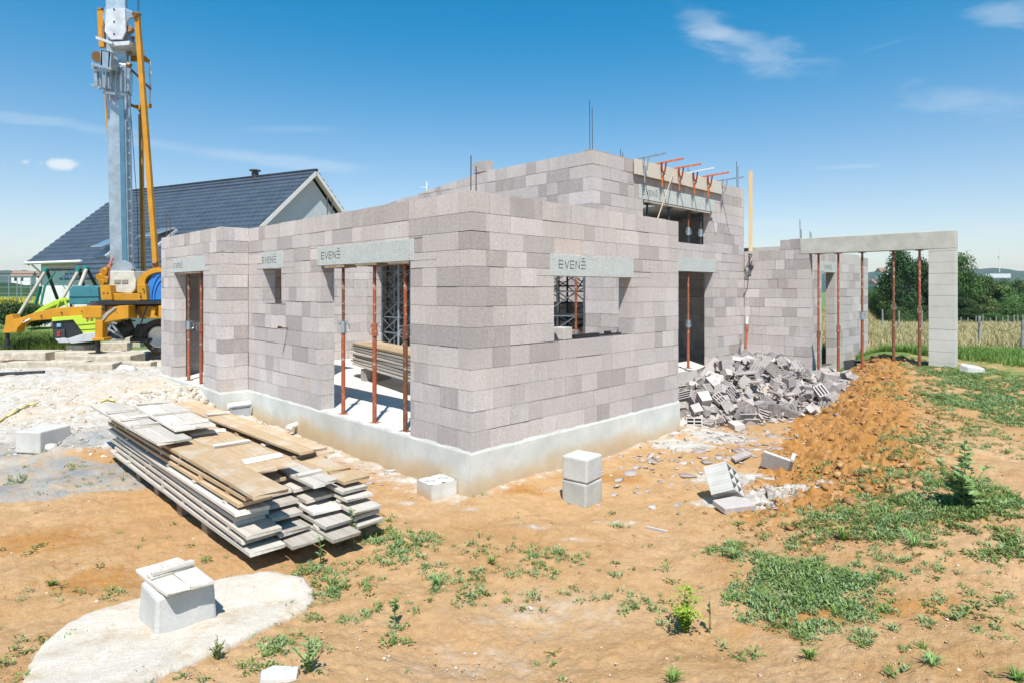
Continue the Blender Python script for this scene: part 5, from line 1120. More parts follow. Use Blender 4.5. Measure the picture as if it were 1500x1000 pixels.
m = MB(); m.box(-hl+.9, -hl+1.9, -yw-.04, -yw-.005, -.1, 2.05).box(-hl+2.3, -hl+3.1, -yw-.04, -yw-.005, .8, 2.0); m.build('shutter', M_WPLAST, nh)
m = MB(); m.bar((-hl+2.9,-yw-.1,ze-.45),(-hl+3.2,-yw-.3,ze-.4),.12); m.build('wall_lamp', M_BLACK, nh)
m = MB(); m.tube((hl+.02, 2.6, ze+.35), (hl+.25, 2.6, ze+.35), .12, 12); m.build('gable_lamp', M_DSTEEL, nh)
w_ = Vector((-13.9, 22.6)); 
# ------------------------------------------------------------------ garden: swing set, slide, cover, bushes, fence, far left
SY = 24.0; sw = thing('swing_set', 'wooden swing frame with green corner fittings in the garden behind the crane', 'swing set', (at(95, 420, SY).x, SY, -.35)); so = Vector((at(95,420,SY).x, SY, -.35))
def sp(px, py, Y=SY): return at(px, py, Y)-so
MB().tube(sp(67,395), sp(128,394), .055, 8).build('top_beam', M_DSTEEL, sw)
for a, b, d in (((68,395),(26,464),-.6),((68,395),(84,438),.9),((116,395),(90,440),-.4),((116,395),(128,440),.9),((127,393),(104,452),-.9),((127,393),(141,420),.6)):
    MB().tube(sp(*a), sp(b[0], b[1], SY+d), .06, 8).build('leg', W_GREY if d < 0 else M_DSTEEL, sw)
for x, y in ((68,395),(116,395),(127,393)): MB().tube(sp(x,y-2.5), sp(x-2,y+3), .10, 8).build('corner_fitting', M_GREENP, sw)
for x, x2 in ((78,96),(86,101),(100,106)): MB().tube(sp(x,396), sp(x2,424), .018, 5).build('rope', M_GREENP, sw)
MB().tube(sp(81,398), sp(66,420), .03, 6).tube(sp(60,420), sp(52,446), .06, 6).tube(sp(66,418), sp(60,446), .04, 6).build('glider', M_GREENP, sw)
sl_o = Vector((at(70,450,23).x, 23, -.3)); sld = thing('garden_slide', 'lime green plastic slide in front of the swing frame', 'slide', sl_o)
sq = lambda px, py, Y=23: at(px, py, Y)-sl_o
MB().prism([sq(44,462),(sq(60,450)),(sq(78,441)),(sq(93,436.5)),(sq(97,440)),(sq(80,448)),(sq(60,457)),(sq(50,463))], (0,.5,0)).build('chute', M_LIME, sld, bevel=.02)
MB().tube(sq(94,438), sq(100,455), .04, 8).tube(sq(88,440), sq(82,458), .04, 8).build('ladder', M_LIME, sld)
tc = thing('covered_bench', 'teal fabric cover with a wavy top edge over a garden seat behind the crane', 'cover', (at(118,440,22).x, 22, -.35)); to = Vector((at(118,440,22).x, 22, -.35))
pts_ = [(101,446)]+[(101+x, 419.5+1.2*math.sin(x*.8)+ (3-x*.6 if x < 5 else 0)) for x in range(0, 44, 2)]+[(145,446)]
MB().prism([at(x, y, 21.7)-to for x, y in pts_], (0,.9,0)).build('fabric', M_TEAL, tc, bevel=.04)
MB().prism([at(x, y, 21.68)-to for x, y in ((101,434.5),(145,434),(145,435),(101,435.5))], (0,.02,0)).build('seam', simple('dark_teal', (.015,.08,.1), .8), tc)
for x in (104, 142): MB().tube(at(x,446,22.2)-to, at(x,462,22.2)-to, .04, 6).build('leg', M_DSTEEL, tc)
# ------------------------------------------------------------------ trees, bushes, weeds
L_TREE = mk('lt', lambda: m_leaf('tree_leaves', (.035,.085,.018), (.065,.135,.028), (.115,.19,.045)))
L_DARK = mk('ld', lambda: m_leaf('dark_leaves', (.018,.05,.016), (.03,.075,.022), (.06,.115,.03)))
L_PALE = mk('lp', lambda: m_leaf('pale_leaves', (.06,.115,.03), (.10,.17,.045), (.16,.24,.07)))
L_BUSH = mk('lb', lambda: m_leaf('bush_leaves', (.02,.05,.012), (.035,.08,.018), (.06,.115,.03)))
L_WEED = mk('lw', lambda: m_leaf('weed_leaves', (.11,.18,.045), (.17,.26,.07), (.27,.34,.12)))
L_WEEDB = mk('lwb', lambda: m_leaf('blue_weed_leaves', (.14,.22,.09), (.21,.29,.12), (.30,.37,.17)))
L_GRASS = mk('lg', lambda: m_leaf('grass_blades', (.09,.17,.03), (.14,.25,.045), (.24,.34,.09)))
L_DRY = mk('ldy', lambda: m_leaf('dry_grass_blades', (.27,.22,.10), (.37,.30,.15), (.45,.38,.21)))
L_SPU = mk('ls', lambda: m_leaf('spurge_leaves', (.20,.34,.03), (.30,.46,.05), (.40,.55,.08)))
L_SUN = mk('lsun', lambda: m_leaf('sunflower_heads', (.10,.20,.03), (.50,.42,.04), (.62,.50,.04)))
L_THI = mk('lth', lambda: m_leaf('thistle_leaves', (.17,.29,.09), (.24,.37,.13), (.33,.45,.20)))
M_BARK = simple('bark', (.14,.11,.08), .95, 0, .25, 5, (.22,.19,.15), .3, .5)
M_STEM = simple('plant_stem', (.16,.20,.06), .8, 0, .2, 20)
def leaf_cloud(centres, radii, n, size, r, flat=.75, drop=.0, squash=.85):
    """many leaf quads through a few overlapping clumps, thinner at the edges"""
    k = r.choice(len(centres), n, p=np.array(radii)**2.4/np.sum(np.array(radii)**2.4)); d = r.normal(size=(n, 3)); d /= np.linalg.norm(d, axis=1)[:, None]
    rad = np.array(radii)[k]*(r.uniform(0, 1, n)**.42)*(1+r.normal(0, .10, n)); c = np.array(centres)[k]+d*rad[:, None]*np.array([1, 1, squash])
    nrm = d*flat+r.normal(size=(n, 3))*.6+np.array([0, 0, .45]); nrm /= np.linalg.norm(nrm, axis=1)[:, None]
    a = np.cross(nrm, r.normal(size=(n, 3))); a /= np.linalg.norm(a, axis=1)[:, None]; b = np.cross(nrm, a)
    s = size*r.uniform(.55, 1.35, n)[:, None]; V = np.stack([c-a*s, c+b*s*.5-nrm*s*.15, c+a*s, c-b*s*.5-nrm*s*.15], 1).reshape(-1, 3)
    return V, np.arange(4*n).reshape(n, 4)
def make_tree_mesh(seed, h, w, n, size, mat, kindt='round'):
    r = np.random.default_rng(seed); cs = []; ra = []; bones = []
    th = h*.22
    nc = 26
    for i in range(nc):
        f = r.uniform(0, 1); z = th+ (h-th)*(.12+.80*f); 
        env = math.sin(math.pi*min(1, .18+.82*f))**.65 if kindt == 'round' else (1.08-f)**.8
        a = r.uniform(0, 6.28); q = w*.5*env*r.uniform(.25, .85); cs.append((q*math.cos(a), q*math.sin(a), z)); ra.append(w*r.uniform(.13, .23)*(.75+.4*env))
        bones.append(cs[-1])
    V, Fq = leaf_cloud(cs, ra, n, size, r)
    cm = bpy.data.objects  # crown mesh
    o = npmesh('crown', V, Fq, mat); COL.objects.unlink(o); crown = o.data; bpy.data.objects.remove(o)
    m = MB(); m.tube((0,0,-1.0), (0,0,th), h*.028, 8, h*.022, False).tube((0,0,th), (0,0,h*.75), h*.022, 8, h*.006, False)
    for c in bones[::2]: s0 = (0,0,th+(c[2]-th)*.45); m.tube(s0, c, h*.010, 5, h*.003, False)
    o = m.build('trunk', M_BARK); COL.objects.unlink(o); trunk = o.data; bpy.data.objects.remove(o); return crown, trunk
TM = [make_tree_mesh(1, 10, 8.5, 9000, .20, L_TREE), make_tree_mesh(2, 10, 9.5, 9000, .20, L_TREE), make_tree_mesh(3, 10, 7.5, 9000, .20, L_DARK), make_tree_mesh(4, 10, 8, 8000, .21, L_PALE), make_tree_mesh(5, 11, 6.0, 9000, .20, L_DARK, 'cone')]
def tree(px, pt, Y, wpx, v, lab, group=None, base=None):
    """a tree whose crown is centred on column px, reaching row pt, wpx wide in the photo, standing at distance Y"""
    X = (px-CX)/F*Y; zb_ = gz(X, Y) if base is None else base; zt_ = CZ-(pt-HY)/F*Y; H = zt_-zb_; W = wpx/F*Y; cr, tk = TM[v]
    t = thing('tree', lab, 'tree', (X, Y, zb_), px*.37, group); o = bpy.data.objects.new('crown', cr); COL.objects.link(o); o.parent = t; q = bpy.data.objects.new('trunk', tk); COL.objects.link(q); q.parent = t
    bw_ = (8.5, 9.5, 7.5, 8, 6.0)[v]; bh = (10,10,10,10,11)[v]; t.scale = (W/bw_, W/bw_, H/bh); return t
gt = 'trees at the edge of the field on the right'
for (px, pt, Y, w, v, lab) in ((1322,366,56,60,2,'tall dark tree seen through the garage opening'), (1345,380,60,55,2,'dark tree beside the tall one seen through the garage opening'), (1296,412,62,46,0,'lower green tree at the left of the garage opening'), (1280,425,64,34,0,'small green tree next to the wall end seen through the garage opening'),
      (1318,450,54,40,1,'low round bush tree under the tall dark tree'), (1352,448,54,34,1,'low leafy tree at the foot of the dark trees by the column'), (1372,400,60,40,0,'green tree hidden mostly behind the pale column'),
      (1408,372,57,64,1,'tall rounded tree right of the pale column'), (1398,420,55,44,2,'dark lower tree right against the column'), (1440,402,60,52,0,'green tree right of the tall rounded tree'), (1436,432,56,50,3,'light green broad tree at the field edge'), (1466,418,58,46,3,'pale green tree in the middle of the right tree line'), (1478,440,56,48,1,'bushy tree near the right end of the tree line'), (1500,428,58,50,0,'green tree at the right edge of the photo'), (1415,452,54,46,2,'dark bush tree behind the fence posts'), (1452,458,53,44,0,'low bush tree in front of the pale green one'), (1492,462,53,46,1,'low bush tree at the right edge behind the far posts'),
      (1470,410,95,44,1,'distant tree rising above the pale green trees'), (1492,408,100,50,0,'distant tree near the right edge below the hills'), (1445,404,100,40,2,'distant dark tree left of the mast on the hill'), (1520,420,70,60,1,'tree cut by the right edge of the photo')):
    tree(px, pt, Y, w, v, lab, gt)
# the far wooded ridge
def ridge(name, az0, az1, R0, depth, zbase, ztop, seed, mat, k='structure', n=260, rough=3.0, lab=None):
    az = np.linspace(az0, az1, n); rr = np.linspace(0, 1, 16); A, T = np.meshgrid(az, rr, indexing='ij'); Rr = R0+T*depth; X = Rr*np.sin(A); Y = Rr*np.cos(A)
    Z = zbase+(ztop-zbase)*np.sin(T*math.pi*.75)*(.75+.45*fbm(A*14, A*0+seed, 4, seed))+ (fbm(X*.05, Y*.05, 4, seed+3)-.5)*rough*2*sstep(.02,.2,T)+(fbm(X*.3, Y*.3, 2, seed+8)-.5)*rough*.5
    V = np.stack([X, Y, Z], -1).reshape(-1, 3); m_ = len(rr); i = np.arange(n-1)[:, None]*m_+np.arange(m_-1)[None]
    return kind(npmesh(name, V, np.stack([i, i+m_, i+m_+1, i+1], -1).reshape(-1, 4), mat, None, True), k, lab)
def m_wood_far():
    t = NT('far_forest'); c = t.mix(t.rng(t.noise(.05, 5, .7), .35, .65), (.018,.042,.018), (.035,.070,.030)); c = t.mix(t.rng(t.noise(.012, 3), .62, .68, 0, .75), c, (.10,.12,.06)); return t.fin(c, .95, 0, .1)
MF = mk('ff', m_wood_far)
ridge('hills', math.radians(-60), math.radians(62), 1500, 900, -10, 60, 3, MF, rough=5)
ridge('far_wood', math.radians(28), math.radians(60), 180, 180, -9, 2.0, 9, MF, 'stuff', rough=4, lab='mass of far green woodland in the valley on the right')
ridge('far_wood', math.radians(-60), math.radians(-22), 190, 60, -1, 3.4, 12, MF, 'stuff', rough=2.2, lab='low far line of trees on the left horizon')
o = MB().tube((0,0,0),(0,0,34),1.1,8,.5).tube((0,0,34),(0,0,62),.35,6).box(-2,2,-2,2,38,42).build('radio_mast', M_WPLAST); P_ = at(1464, 402, 1450); o.location = P_; tag(o, 'thin pale radio mast on the wooded hill at right', 'mast')
o = MB().box(-9,9,-5,5,0,9).build('far_building', WR); P_ = at(1459, 404, 1300); o.location = P_-Vector((0,0,5)); o.scale = (3,1,1); tag(o, 'long low white building on the far hill below the mast', 'building')
for (px, py, Y, w, h, lab) in ((1286,421,300,8,7,'white house block seen far off between wall end and dark tree'), (1292,415,330,5,16,'narrow pale tower beside the white block far off'), (35,405,260,7,4,'white house far off above the sunflower field'), (66,403,270,6,3,'small white far house right of another at left horizon')):
    t = thing('far_house', lab, 'house', at(px, py, Y)-Vector((0,0,h/2+2)), .3, 'far houses'); MB().box(-w/2,w/2,-w/3,w/3,-2,h).build('wall', WR, t); MB().add([(-w/2-.4,-w/3-.4,h),(w/2+.4,-w/3-.4,h),(w/2+.4,w/3+.4,h),(-w/2-.4,w/3+.4,h),(-w/2-.4,0,h+2.2),(w/2+.4,0,h+2.2)], [(0,1,5,4),(2,3,4,5),(0,4,3),(1,2,5),(0,3,2,1)]).build('roof', simple('far_roof', (.25,.16,.12), .8), t)
    m = MB(); [m.box(-w/2+1+i*2.2, -w/2+2+i*2.2, -w/3-.05, -w/3+.01, 2, 3.4) for i in range(int(w/2.4))]; m.build('window', M_BLACK, t)
# bushes, lawn edge, fence at left
rg = np.random.default_rng(5)
V, Fq = leaf_cloud([(0,0,.75),(.15,.1,.6),(-.15,0,.65),(0,-.1,.45)], [.62,.5,.5,.45], 5200, .045, rg); o = npmesh('bush', V, Fq, L_BUSH); COL.objects.unlink(o); BM = o.data; bpy.data.objects.remove(o)
for i, (px, py, Y, s_, lab) in enumerate(((12,446,27,1.0,'round clipped bush at the left edge of the garden'), (34,446,27.5,.92,'second round clipped bush from the left in the garden'), (48,446,28,.95,'third round clipped bush, partly behind the swing leg'), (61,445,29,.85,'rounded bush beside the white house wall'))):
    X = (px-CX)/F*Y; o = bpy.data.objects.new('round_bush', BM); COL.objects.link(o); o.location = (X, Y, gz(X, Y)); o.scale = (s_*1.12,)*2+(s_,); o.rotation_euler = (0,0,i*1.3); tag(o, lab, 'bush', 'round clipped garden bushes')
fe = thing('garden_fence', 'thin wire garden fence on slim pale posts in front of the sunflower field', 'fence', (at(20,420,31).x, 31, -.35)); fo = Vector((at(20,420,31).x, 31, -.35))
for x in (-20, -2, 13, 25, 31, 45, 58): MB().tube(at(x,404,31)-fo, at(x,445,31)-fo, .018, 6).build('post', M_STEELG, fe)
m = MB(); 
for y in (404, 412, 421, 430): m.tube(at(-60,y,31)-fo, at(62,y,31)-fo, .01, 4)
m.build('wire', M_STEELG, fe)
m = MB().tube(at(-200,400.5,46)-fo, at(62,401.5,46)-fo, .03, 5); o = m.build('overhead_wire', M_DSTEEL, fe)
# fence posts on the right
fp = [(1497,470,527,17.5),(1435,463,513,19.5),(1350,455,492,26),(1317,455,489,28.5),(1293,453,487,29.5)]
fr = 0
FPL = ['weathered fence post nearest the right edge, leaning', 'weathered fence post standing alone right of the pale column', 'fence post behind the rusty prop next to the column', 'fence post right of the dull brown prop', 'fence post left of the dull brown prop']
gpst = 'split wood posts of the field fence'; tops = []
for (px, pt, pb, Y), lab in zip(fp, FPL):
    X = (px-CX)/F*Y; zb_ = gz(X, Y); zt_ = CZ-(pt-HY)/F*Y; m = MB(); r_ = .045; a = (rs_.uniform(-.03,.03), rs_.uniform(-.02,.02))
    m.tube((0,0,-.2),(a[0],a[1],zt_-zb_),r_*1.15,7,r_*.85); o = m.build('fence_post', simple('post_wood', (.27,.27,.25), .9, 0, .3, 8, (.14,.13,.12), .5, .4), smooth=False); o.location = (X, Y, zb_); tag(o, lab, 'post', gpst); tops.append(Vector((X, Y, zt_-.12)))
for i, px in enumerate((1407,1417,1429,1440,1450,1459,1469,1477,1485,1491,1499)):
    Y = 50-i*.6; X = (px-CX)/F*Y; zb_ = gz(X, Y); o = MB().tube((0,0,-.2),(rs_.uniform(-.05,.05),0,1.0+rs_.uniform(-.1,.12)),.055,6,.045).build('fence_post', MATS['post_wood']); o.location = (X, Y, zb_); tag(o, f'small far fence post below the tree line, number {i+1} counted from the pale column', 'post', gpst)
m = MB(); 
for a, b in zip(tops[:-1], tops[1:]):
    n = 6; P3 = [a.lerp(b, k/n)-Vector((0,0,.25*math.sin(math.pi*k/n))) for k in range(n+1)]; m.path(P3, .006, 4)
o = m.build('fence_wire', M_DSTEEL); tag(o, 'thin sagging wire strung between the field fence posts', 'wire')

# templates for weeds and grass
def blade_t(seed, n=7, h=.1, spread=.6, w=.006):
    r = np.random.default_rng(seed); V = []; Fq = []
    for i in range(n):
        a = r.uniform(0, 6.28); l = h*r.uniform(.5, 1.2); s_ = spread*r.uniform(.3, 1.1); d = np.array([math.cos(a), math.sin(a), 0]); p = np.array([-d[1], d[0], 0])*w*r.uniform(.7, 1.3); b0 = d*r.uniform(0, h*.18)
        m1 = b0+d*l*s_*.35+np.array([0,0,l*.6]); t1 = b0+d*l*s_+np.array([0,0,l*(.95-.4*s_)]); k = len(V); V += [b0-p, b0+p, m1+p*.8, m1-p*.8, t1+p*.1, t1-p*.1]; Fq += [[k,k+1,k+2,k+3],[k+3,k+2,k+4,k+5]]
    return np.array(V), np.array(Fq)
def rosette_t(seed, n=10, r0=.06, lw=.012, up=.5, lobes=1):
    r = np.random.default_rng(seed); V = []; Fq = []
    for i in range(n):
        a = r.uniform(0, 6.28); base = np.array([r.normal(0, r0*.45), r.normal(0, r0*.45), abs(r.normal(0, r0*.22))]); l = r0*r.uniform(.45, 1.0); el = r.uniform(0.05, up); d = np.array([math.cos(a)*math.cos(el), math.sin(a)*math.cos(el), math.sin(el)]); p = np.array([-math.sin(a), math.cos(a), r.uniform(-.4,.4)])*lw*r.uniform(.7, 1.4)
        k = len(V); V += [base, base+d*l*.5+p+[0,0,.1*l], base+d*l, base+d*l*.5-p+[0,0,.1*l]]; Fq.append([k,k+1,k+2,k+3])
    return np.array(V), np.array(Fq)
GT = [blade_t(i, 8, .10, .9, .0035) for i in range(5)]; GTT = [blade_t(i+20, 9, .22, .6, .004) for i in range(5)]
WT = [rosette_t(i, 14, .05, .008, .7) for i in range(6)]; WT2 = [rosette_t(i+30, 16, .06, .006, 1.0) for i in range(5)]
patches = [(450,835,45,16,1),(530,798,45,22,1),(580,800,45,22,1.3),(490,872,45,26,1.2),(535,895,45,18,1.3),(420,900,30,15,.6),(400,955,60,22,1),(375,985,50,14,1.2),(470,985,30,14,1),(575,930,26,16,1),(640,847,30,12,1.2),(622,795,20,16,.8),(560,765,40,10,.4),(700,800,40,10,.4),
    (760,838,55,12,1),(790,812,28,10,.9),(735,808,25,8,.5),(830,810,25,8,.6),(900,770,20,6,.4),(940,800,20,6,.4),
    (1130,835,75,42,2.4),(1180,870,85,46,2.6),(1260,900,90,44,2.4),(1320,930,60,24,1.5),(1220,840,70,26,1.4),(1160,800,45,18,1),(1190,760,40,14,.9),(1250,765,60,22,1),(1310,745,70,32,1.6),(1350,700,70,28,1.7),(1420,755,90,42,2.0),(1480,740,50,36,1.6),(1480,800,40,20,1),(1340,645,45,12,1),(1320,665,40,12,.8),(1200,690,30,8,.8),(1440,640,50,22,.8),(1370,580,50,16,1),(1420,560,50,18,1.4),(1450,590,60,22,1.4),(1490,560,40,40,1.6),(1490,620,40,16,1.0),(1390,545,30,10,1),(1230,730,30,12,.9),(1290,820,30,10,.7),(1384,836,18,8,1),(1400,900,50,16,.4),(1450,900,50,24,.6),(1230,770,60,16,.7),(1150,745,60,10,.4),(1090,770,60,8,.3),(1000,900,30,20,.5),(950,885,28,12,.8),(1310,985,25,12,1),(980,990,30,10,.8),(1100,960,40,20,.3),(60,805,40,8,.4),(25,700,20,8,.5),(180,870,22,8,.9),(75,940,20,8,.8),(25,960,20,20,.4),(120,930,30,10,.7),(90,870,60,12,.25),(230,800,50,10,.25),(110,685,14,6,.5),(120,700,60,8,.1),(600,880,80,20,.25),(700,860,80,20,.25),(860,860,120,30,.18),(1300,790,200,60,.25),(1330,560,40,8,.5)]
def patch_places(mult, sel=lambda p: True, jit=1.0):
    out = []
    for (cx, cy, rx, ry, d) in patches:
        if not sel((cx, cy)): continue
        c = gp(cx, min(cy, 990)); sx = rx/F*c.y; vs_ = max(.06, (cy-HY)); sy = ry*c.y/vs_*1.0; n = int(mult*d*sx*sy*3.1)
        if n < 1: continue
        a = NR.uniform(0, 6.28, n); q = NR.uniform(0, 1, n)**.6*1.4; X = c.x+np.cos(a)*q*sx; Y = c.y+np.sin(a)*q*sy
        k = NR.uniform(0, 1, n) < np.clip((fbm(X*2.5, Y*2.5, 3, 77)*.5+fbm(X*9, Y*9, 3, 78)*.5-.26-.15*q)*4.0, 0, 1); out.append(np.stack([X[k], Y[k]], -1))
    P_ = np.vstack(out); return np.c_[P_, g_z(P_[:, 0], P_[:, 1])]
P = patch_places(780); s = NR.uniform(.3, .85, len(P)); k = NR.uniform(0, 1, len(P)) < .5+.35*(fbm(P[:,0]*2, P[:,1]*2, 2, 3)-.5)*4
scatter('low_weeds', WT, P[k], s[k], L_WEED, 'low green leafy weeds in patches on the bare earth', .25); scatter('low_weeds', WT2, P[~k], s[~k], L_WEEDB, 'greyish green creeping weeds in patches on the bare earth', .25)
P = patch_places(90); s = NR.uniform(.3, .8, len(P)); scatter('short_grass', GT, P, s, L_GRASS, 'thin tufts of grass among the weeds', .2)
P = places(700, lambda n: view_xy(n, 2.2, 9), lambda X, Y: .2+.8*(fbm(X*.9, Y*.9, 3, 57) > .52)); s = NR.uniform(.25, .8, len(P)); scatter('tiny_weeds', WT+WT2, P, s, L_WEED, 'scattered single weeds on the bare earth', .25)
def right_grass(n): Y = 10.5*(22/10.5)**NR.uniform(0, 1, n); X = NR.uniform(.50, 1.1, n)*Y; return X, Y
P = places(60000, right_grass, lambda X, Y: np.clip(sstep(12.2, 14.2, Y-.12*(X-9))*sstep(24, 17.5, Y)+.4*sstep(8.8, 10.5, X)*sstep(12,10.5,Y*0+11), 0, 1)*((X > 9.0) | (Y > 16.5))); s = NR.uniform(.45, 1.1, len(P)); scatter('tall_grass', GTT, P, s, L_GRASS, 'taller green grass strip along the field on the right', .2)
def field(n): Y = 16*(62/16)**NR.uniform(0, 1, n); X = NR.uniform(.42, 1.1, n)*Y; return X, Y
P = places(52000, field, lambda X, Y: sstep(16.5, 19.5, Y-.25*(X-12))*.95); s = NR.uniform(.9, 2.0, len(P))*(1+P[:,1]/60); scatter('dry_field_grass', GTT, P, s, L_DRY, 'dry tan hay grass of the field on the right', .25)
P = places(5000, field, lambda X, Y: sstep(15, 17, Y)*.9); s = NR.uniform(.8, 1.7, len(P)); scatter('tall_grass', GTT, P, s, L_GRASS, 'green weeds growing through the dry field', .25)
def leftg(n): Y = NR.uniform(17.2, 22.5, n); X = NR.uniform(-.92, -.66, n)*Y; return X, Y
P = places(14000, leftg); s = NR.uniform(.5, 1.5, len(P))*(np.where((P[:,1] < 19.5), 1.6, .5)); scatter('tall_grass', GTT, P, s, L_GRASS, 'long grass and weeds behind the outrigger at left', .3)
P = np.stack([NR.uniform(-60, -24, 9000), NR.uniform(44, 66, 9000), np.zeros(9000)], -1); P[:, 2] = g_z(P[:,0], P[:,1])+.7; scatter('sunflower_field', WT, P, NR.uniform(3, 6, len(P)), L_SUN, 'yellow flowering sunflower field at far left', .3)
# single plants large enough to point at
def plant(name, px, py, lab, cat, h, kind_, mat, seed, n=40):
    c = gp(px, py); r = np.random.default_rng(seed); t = thing(name, lab, cat, c); t.rotation_euler = (0,0,seed)
    m = MB(); Vs = []; Fs = []; off = 0
    ns = {'spurge': 5, 'thistle': 7, 'stalk': 1, 'tuft': 0}[kind_]
    for i in range(ns):
        a = 6.28*i/ns+r.uniform(-.4,.4); sp_ = (.55 if kind_ == 'spurge' else .55)*(i > 0) if ns > 1 else .05; l = h*(1 if i == 0 else r.uniform(.5, .85)); tip = Vector((math.cos(a)*sp_*l, math.sin(a)*sp_*l, l)); mid_ = Vector((tip.x*.35, tip.y*.35, l*.55)); m.tube((0,0,-.01), mid_, .0035+.004*h, 6, cap=False).tube(mid_, tip, .003+.003*h, 6, .0015, False)
        nl = int(n*l/h)
        for k in range(nl):
            f = r.uniform(.12, 1); p = Vector((0,0,0)).lerp(mid_, f*2) if f < .5 else mid_.lerp(tip, f*2-1); b = r.uniform(0, 6.28); 
            if kind_ == 'spurge': 
                if f > .68: p = tip+Vector((r.normal(0,.28*h*.45), r.normal(0,.28*h*.45), r.normal(-.01,.012))); L_ = .017; wd = .009; el = .3
                else: L_ = .028; wd = .009; el = .1
            elif kind_ == 'thistle': L_ = h*.13*(1.4-.75*f)*r.uniform(.6,1.2); wd = L_*.22; el = r.uniform(.0,.8)
            else: L_ = .045*(1.2-.5*f); wd = .012; el = .4
            d = np.array([math.cos(b)*math.cos(el), math.sin(b)*math.cos(el), math.sin(el)]); q = np.array([-math.sin(b), math.cos(b), r.uniform(-.3,.3)])*wd; p = np.array(p)
            if kind_ == 'thistle':
                for u_ in (.0,.33,.66):
                    for sg in (-1, 1): z0_ = p+d*L_*u_; Vs += [z0_, z0_+d*L_*.2+q*sg*1.9, z0_+d*L_*.48+q*sg*.5, z0_+d*L_*.34]; Fs.append([off,off+1,off+2,off+3]); off += 4
            else: Vs += [p, p+d*L_*.55+q, p+d*L_, p+d*L_*.55-q]; Fs.append([off,off+1,off+2,off+3]); off += 4
    if kind_ == 'tuft':
        V_, F_ = blade_t(seed, n, h, 1.0, .004); Vs = list(V_); Fs = list(F_)
    o = npmesh('foliage', np.array(Vs), np.array(Fs), mat); o.parent = t
    if ns: m.build('stem', M_STEM, t)
plant('spurge_plant', 1003, 925, 'bright yellow green spurge plant standing on bare earth near the bottom', 'plant', .25, 'spurge', L_SPU, 3, 230)
plant('thistle', 1413, 742, 'tall bushy prickly thistle in the weeds at right', 'thistle', .52, 'thistle', L_THI, 5, 40)
plant('thistle', 452, 985, 'small upright thistle at the bottom edge beside the spilt concrete', 'thistle', .20, 'thistle', L_THI, 7, 14)
plant('thistle', 318, 965, 'small green weed growing over the edge of the spilt concrete', 'weed', .13, 'thistle', L_WEED, 8, 12)
plant('weed_stalk', 518, 800, 'thin pale weed stalk in front of the board ends, right one', 'weed', .30, 'stalk', L_THI, 9, 26)
plant('weed_stalk', 470, 828, 'thin pale weed stalk under the board ends, left one', 'weed', .22, 'stalk', L_THI, 10, 20)
plant('weed_stalk', 1040, 925, 'thin dry stalk beside the yellow green spurge', 'weed', .22, 'stalk', L_DRY, 11, 8)
plant('weed_stalk', 578, 912, 'slim upright weed in the middle of a low patch', 'weed', .16, 'stalk', L_WEED, 12, 22)
for i, (px, py, h, lab) in enumerate(((640,858,.11,'spreading grass tuft with dark blades in the bare earth left of centre'), (720,825,.06,'small grass tuft left of the centre weed patch'), (1185,965,.07,'small grass tuft under the big weed patch'), (1366,975,.08,'grass tuft on bare earth near the lower right corner'), (985,1000,.07,'grass tuft cut by the bottom edge'), (1235,790,.12,'grass tuft in the weeds left of the thistle'), (1340,800,.14,'long bladed grass tuft in front of the thistle'), (1490,1002,.07,'grass tuft in the lower right corner'), (75,858,.05,'grass tuft on orange earth at left'), (1075,818,.10,'thin grass tuft left of the big weed patch'))):
    plant('grass_tuft', px, min(py, 998), lab, 'grass tuft', h, 'tuft', L_GRASS if i % 3 else L_THI, 40+i, 46)

# ------------------------------------------------------------------ sky, sun, camera
W = bpy.data.worlds.new('World'); S.world = W; W.use_nodes = True; nt = W.node_tree; bg = nt.nodes['Background']
sky = nt.nodes.new('ShaderNodeTexSky'); sky.sky_type = 'NISHITA'; sky.sun_disc = False; sky.sun_elevation = math.radians(58); sky.sun_rotation = math.radians(177.5); sky.altitude = 300; sky.air_density = 1.1; sky.dust_density = .15; sky.ozone_density = 4.5
def wn(k, **kw):
    n = nt.nodes.new(k)
    for a, v in kw.items(): setattr(n, a, v)
    return n
def wm(op, a, b=None, c=None):
    n = wn('ShaderNodeMath', operation=op)
    for i, v in enumerate((a, b, c)):
        if v is None: continue
        if isinstance(v, (int, float)): n.inputs[i].default_value = v
        else: nt.links.new(v, n.inputs[i])
    return n.outputs[0]
tc_ = wn('ShaderNodeTexCoord').outputs['Generated']; sx = wn('ShaderNodeSeparateXYZ'); nt.links.new(tc_, sx.inputs[0]); X_, Y_, Z_ = sx.outputs
yy = wm('MAXIMUM', Y_, .05); gx = wm('DIVIDE', X_, yy); gzz = wm('DIVIDE', Z_, yy)
def wnoise(sc, det, ax, az, rot=0):
    cb_ = wn('ShaderNodeCombineXYZ'); nt.links.new(wm('MULTIPLY', gx, ax), cb_.inputs[0]); nt.links.new(wm('MULTIPLY', gzz, az), cb_.inputs[1])
    mp = wn('ShaderNodeMapping'); mp.inputs['Rotation'].default_value = (0,0,rot); nt.links.new(cb_.outputs[0], mp.inputs[0])
    n = wn('ShaderNodeTexNoise'); n.inputs['Scale'].default_value = sc; n.inputs['Detail'].default_value = det; n.inputs['Roughness'].default_value = .6; n.inputs['Distortion'].default_value = .4; nt.links.new(mp.outputs[0], n.inputs['Vector']); return n.outputs['Fac']
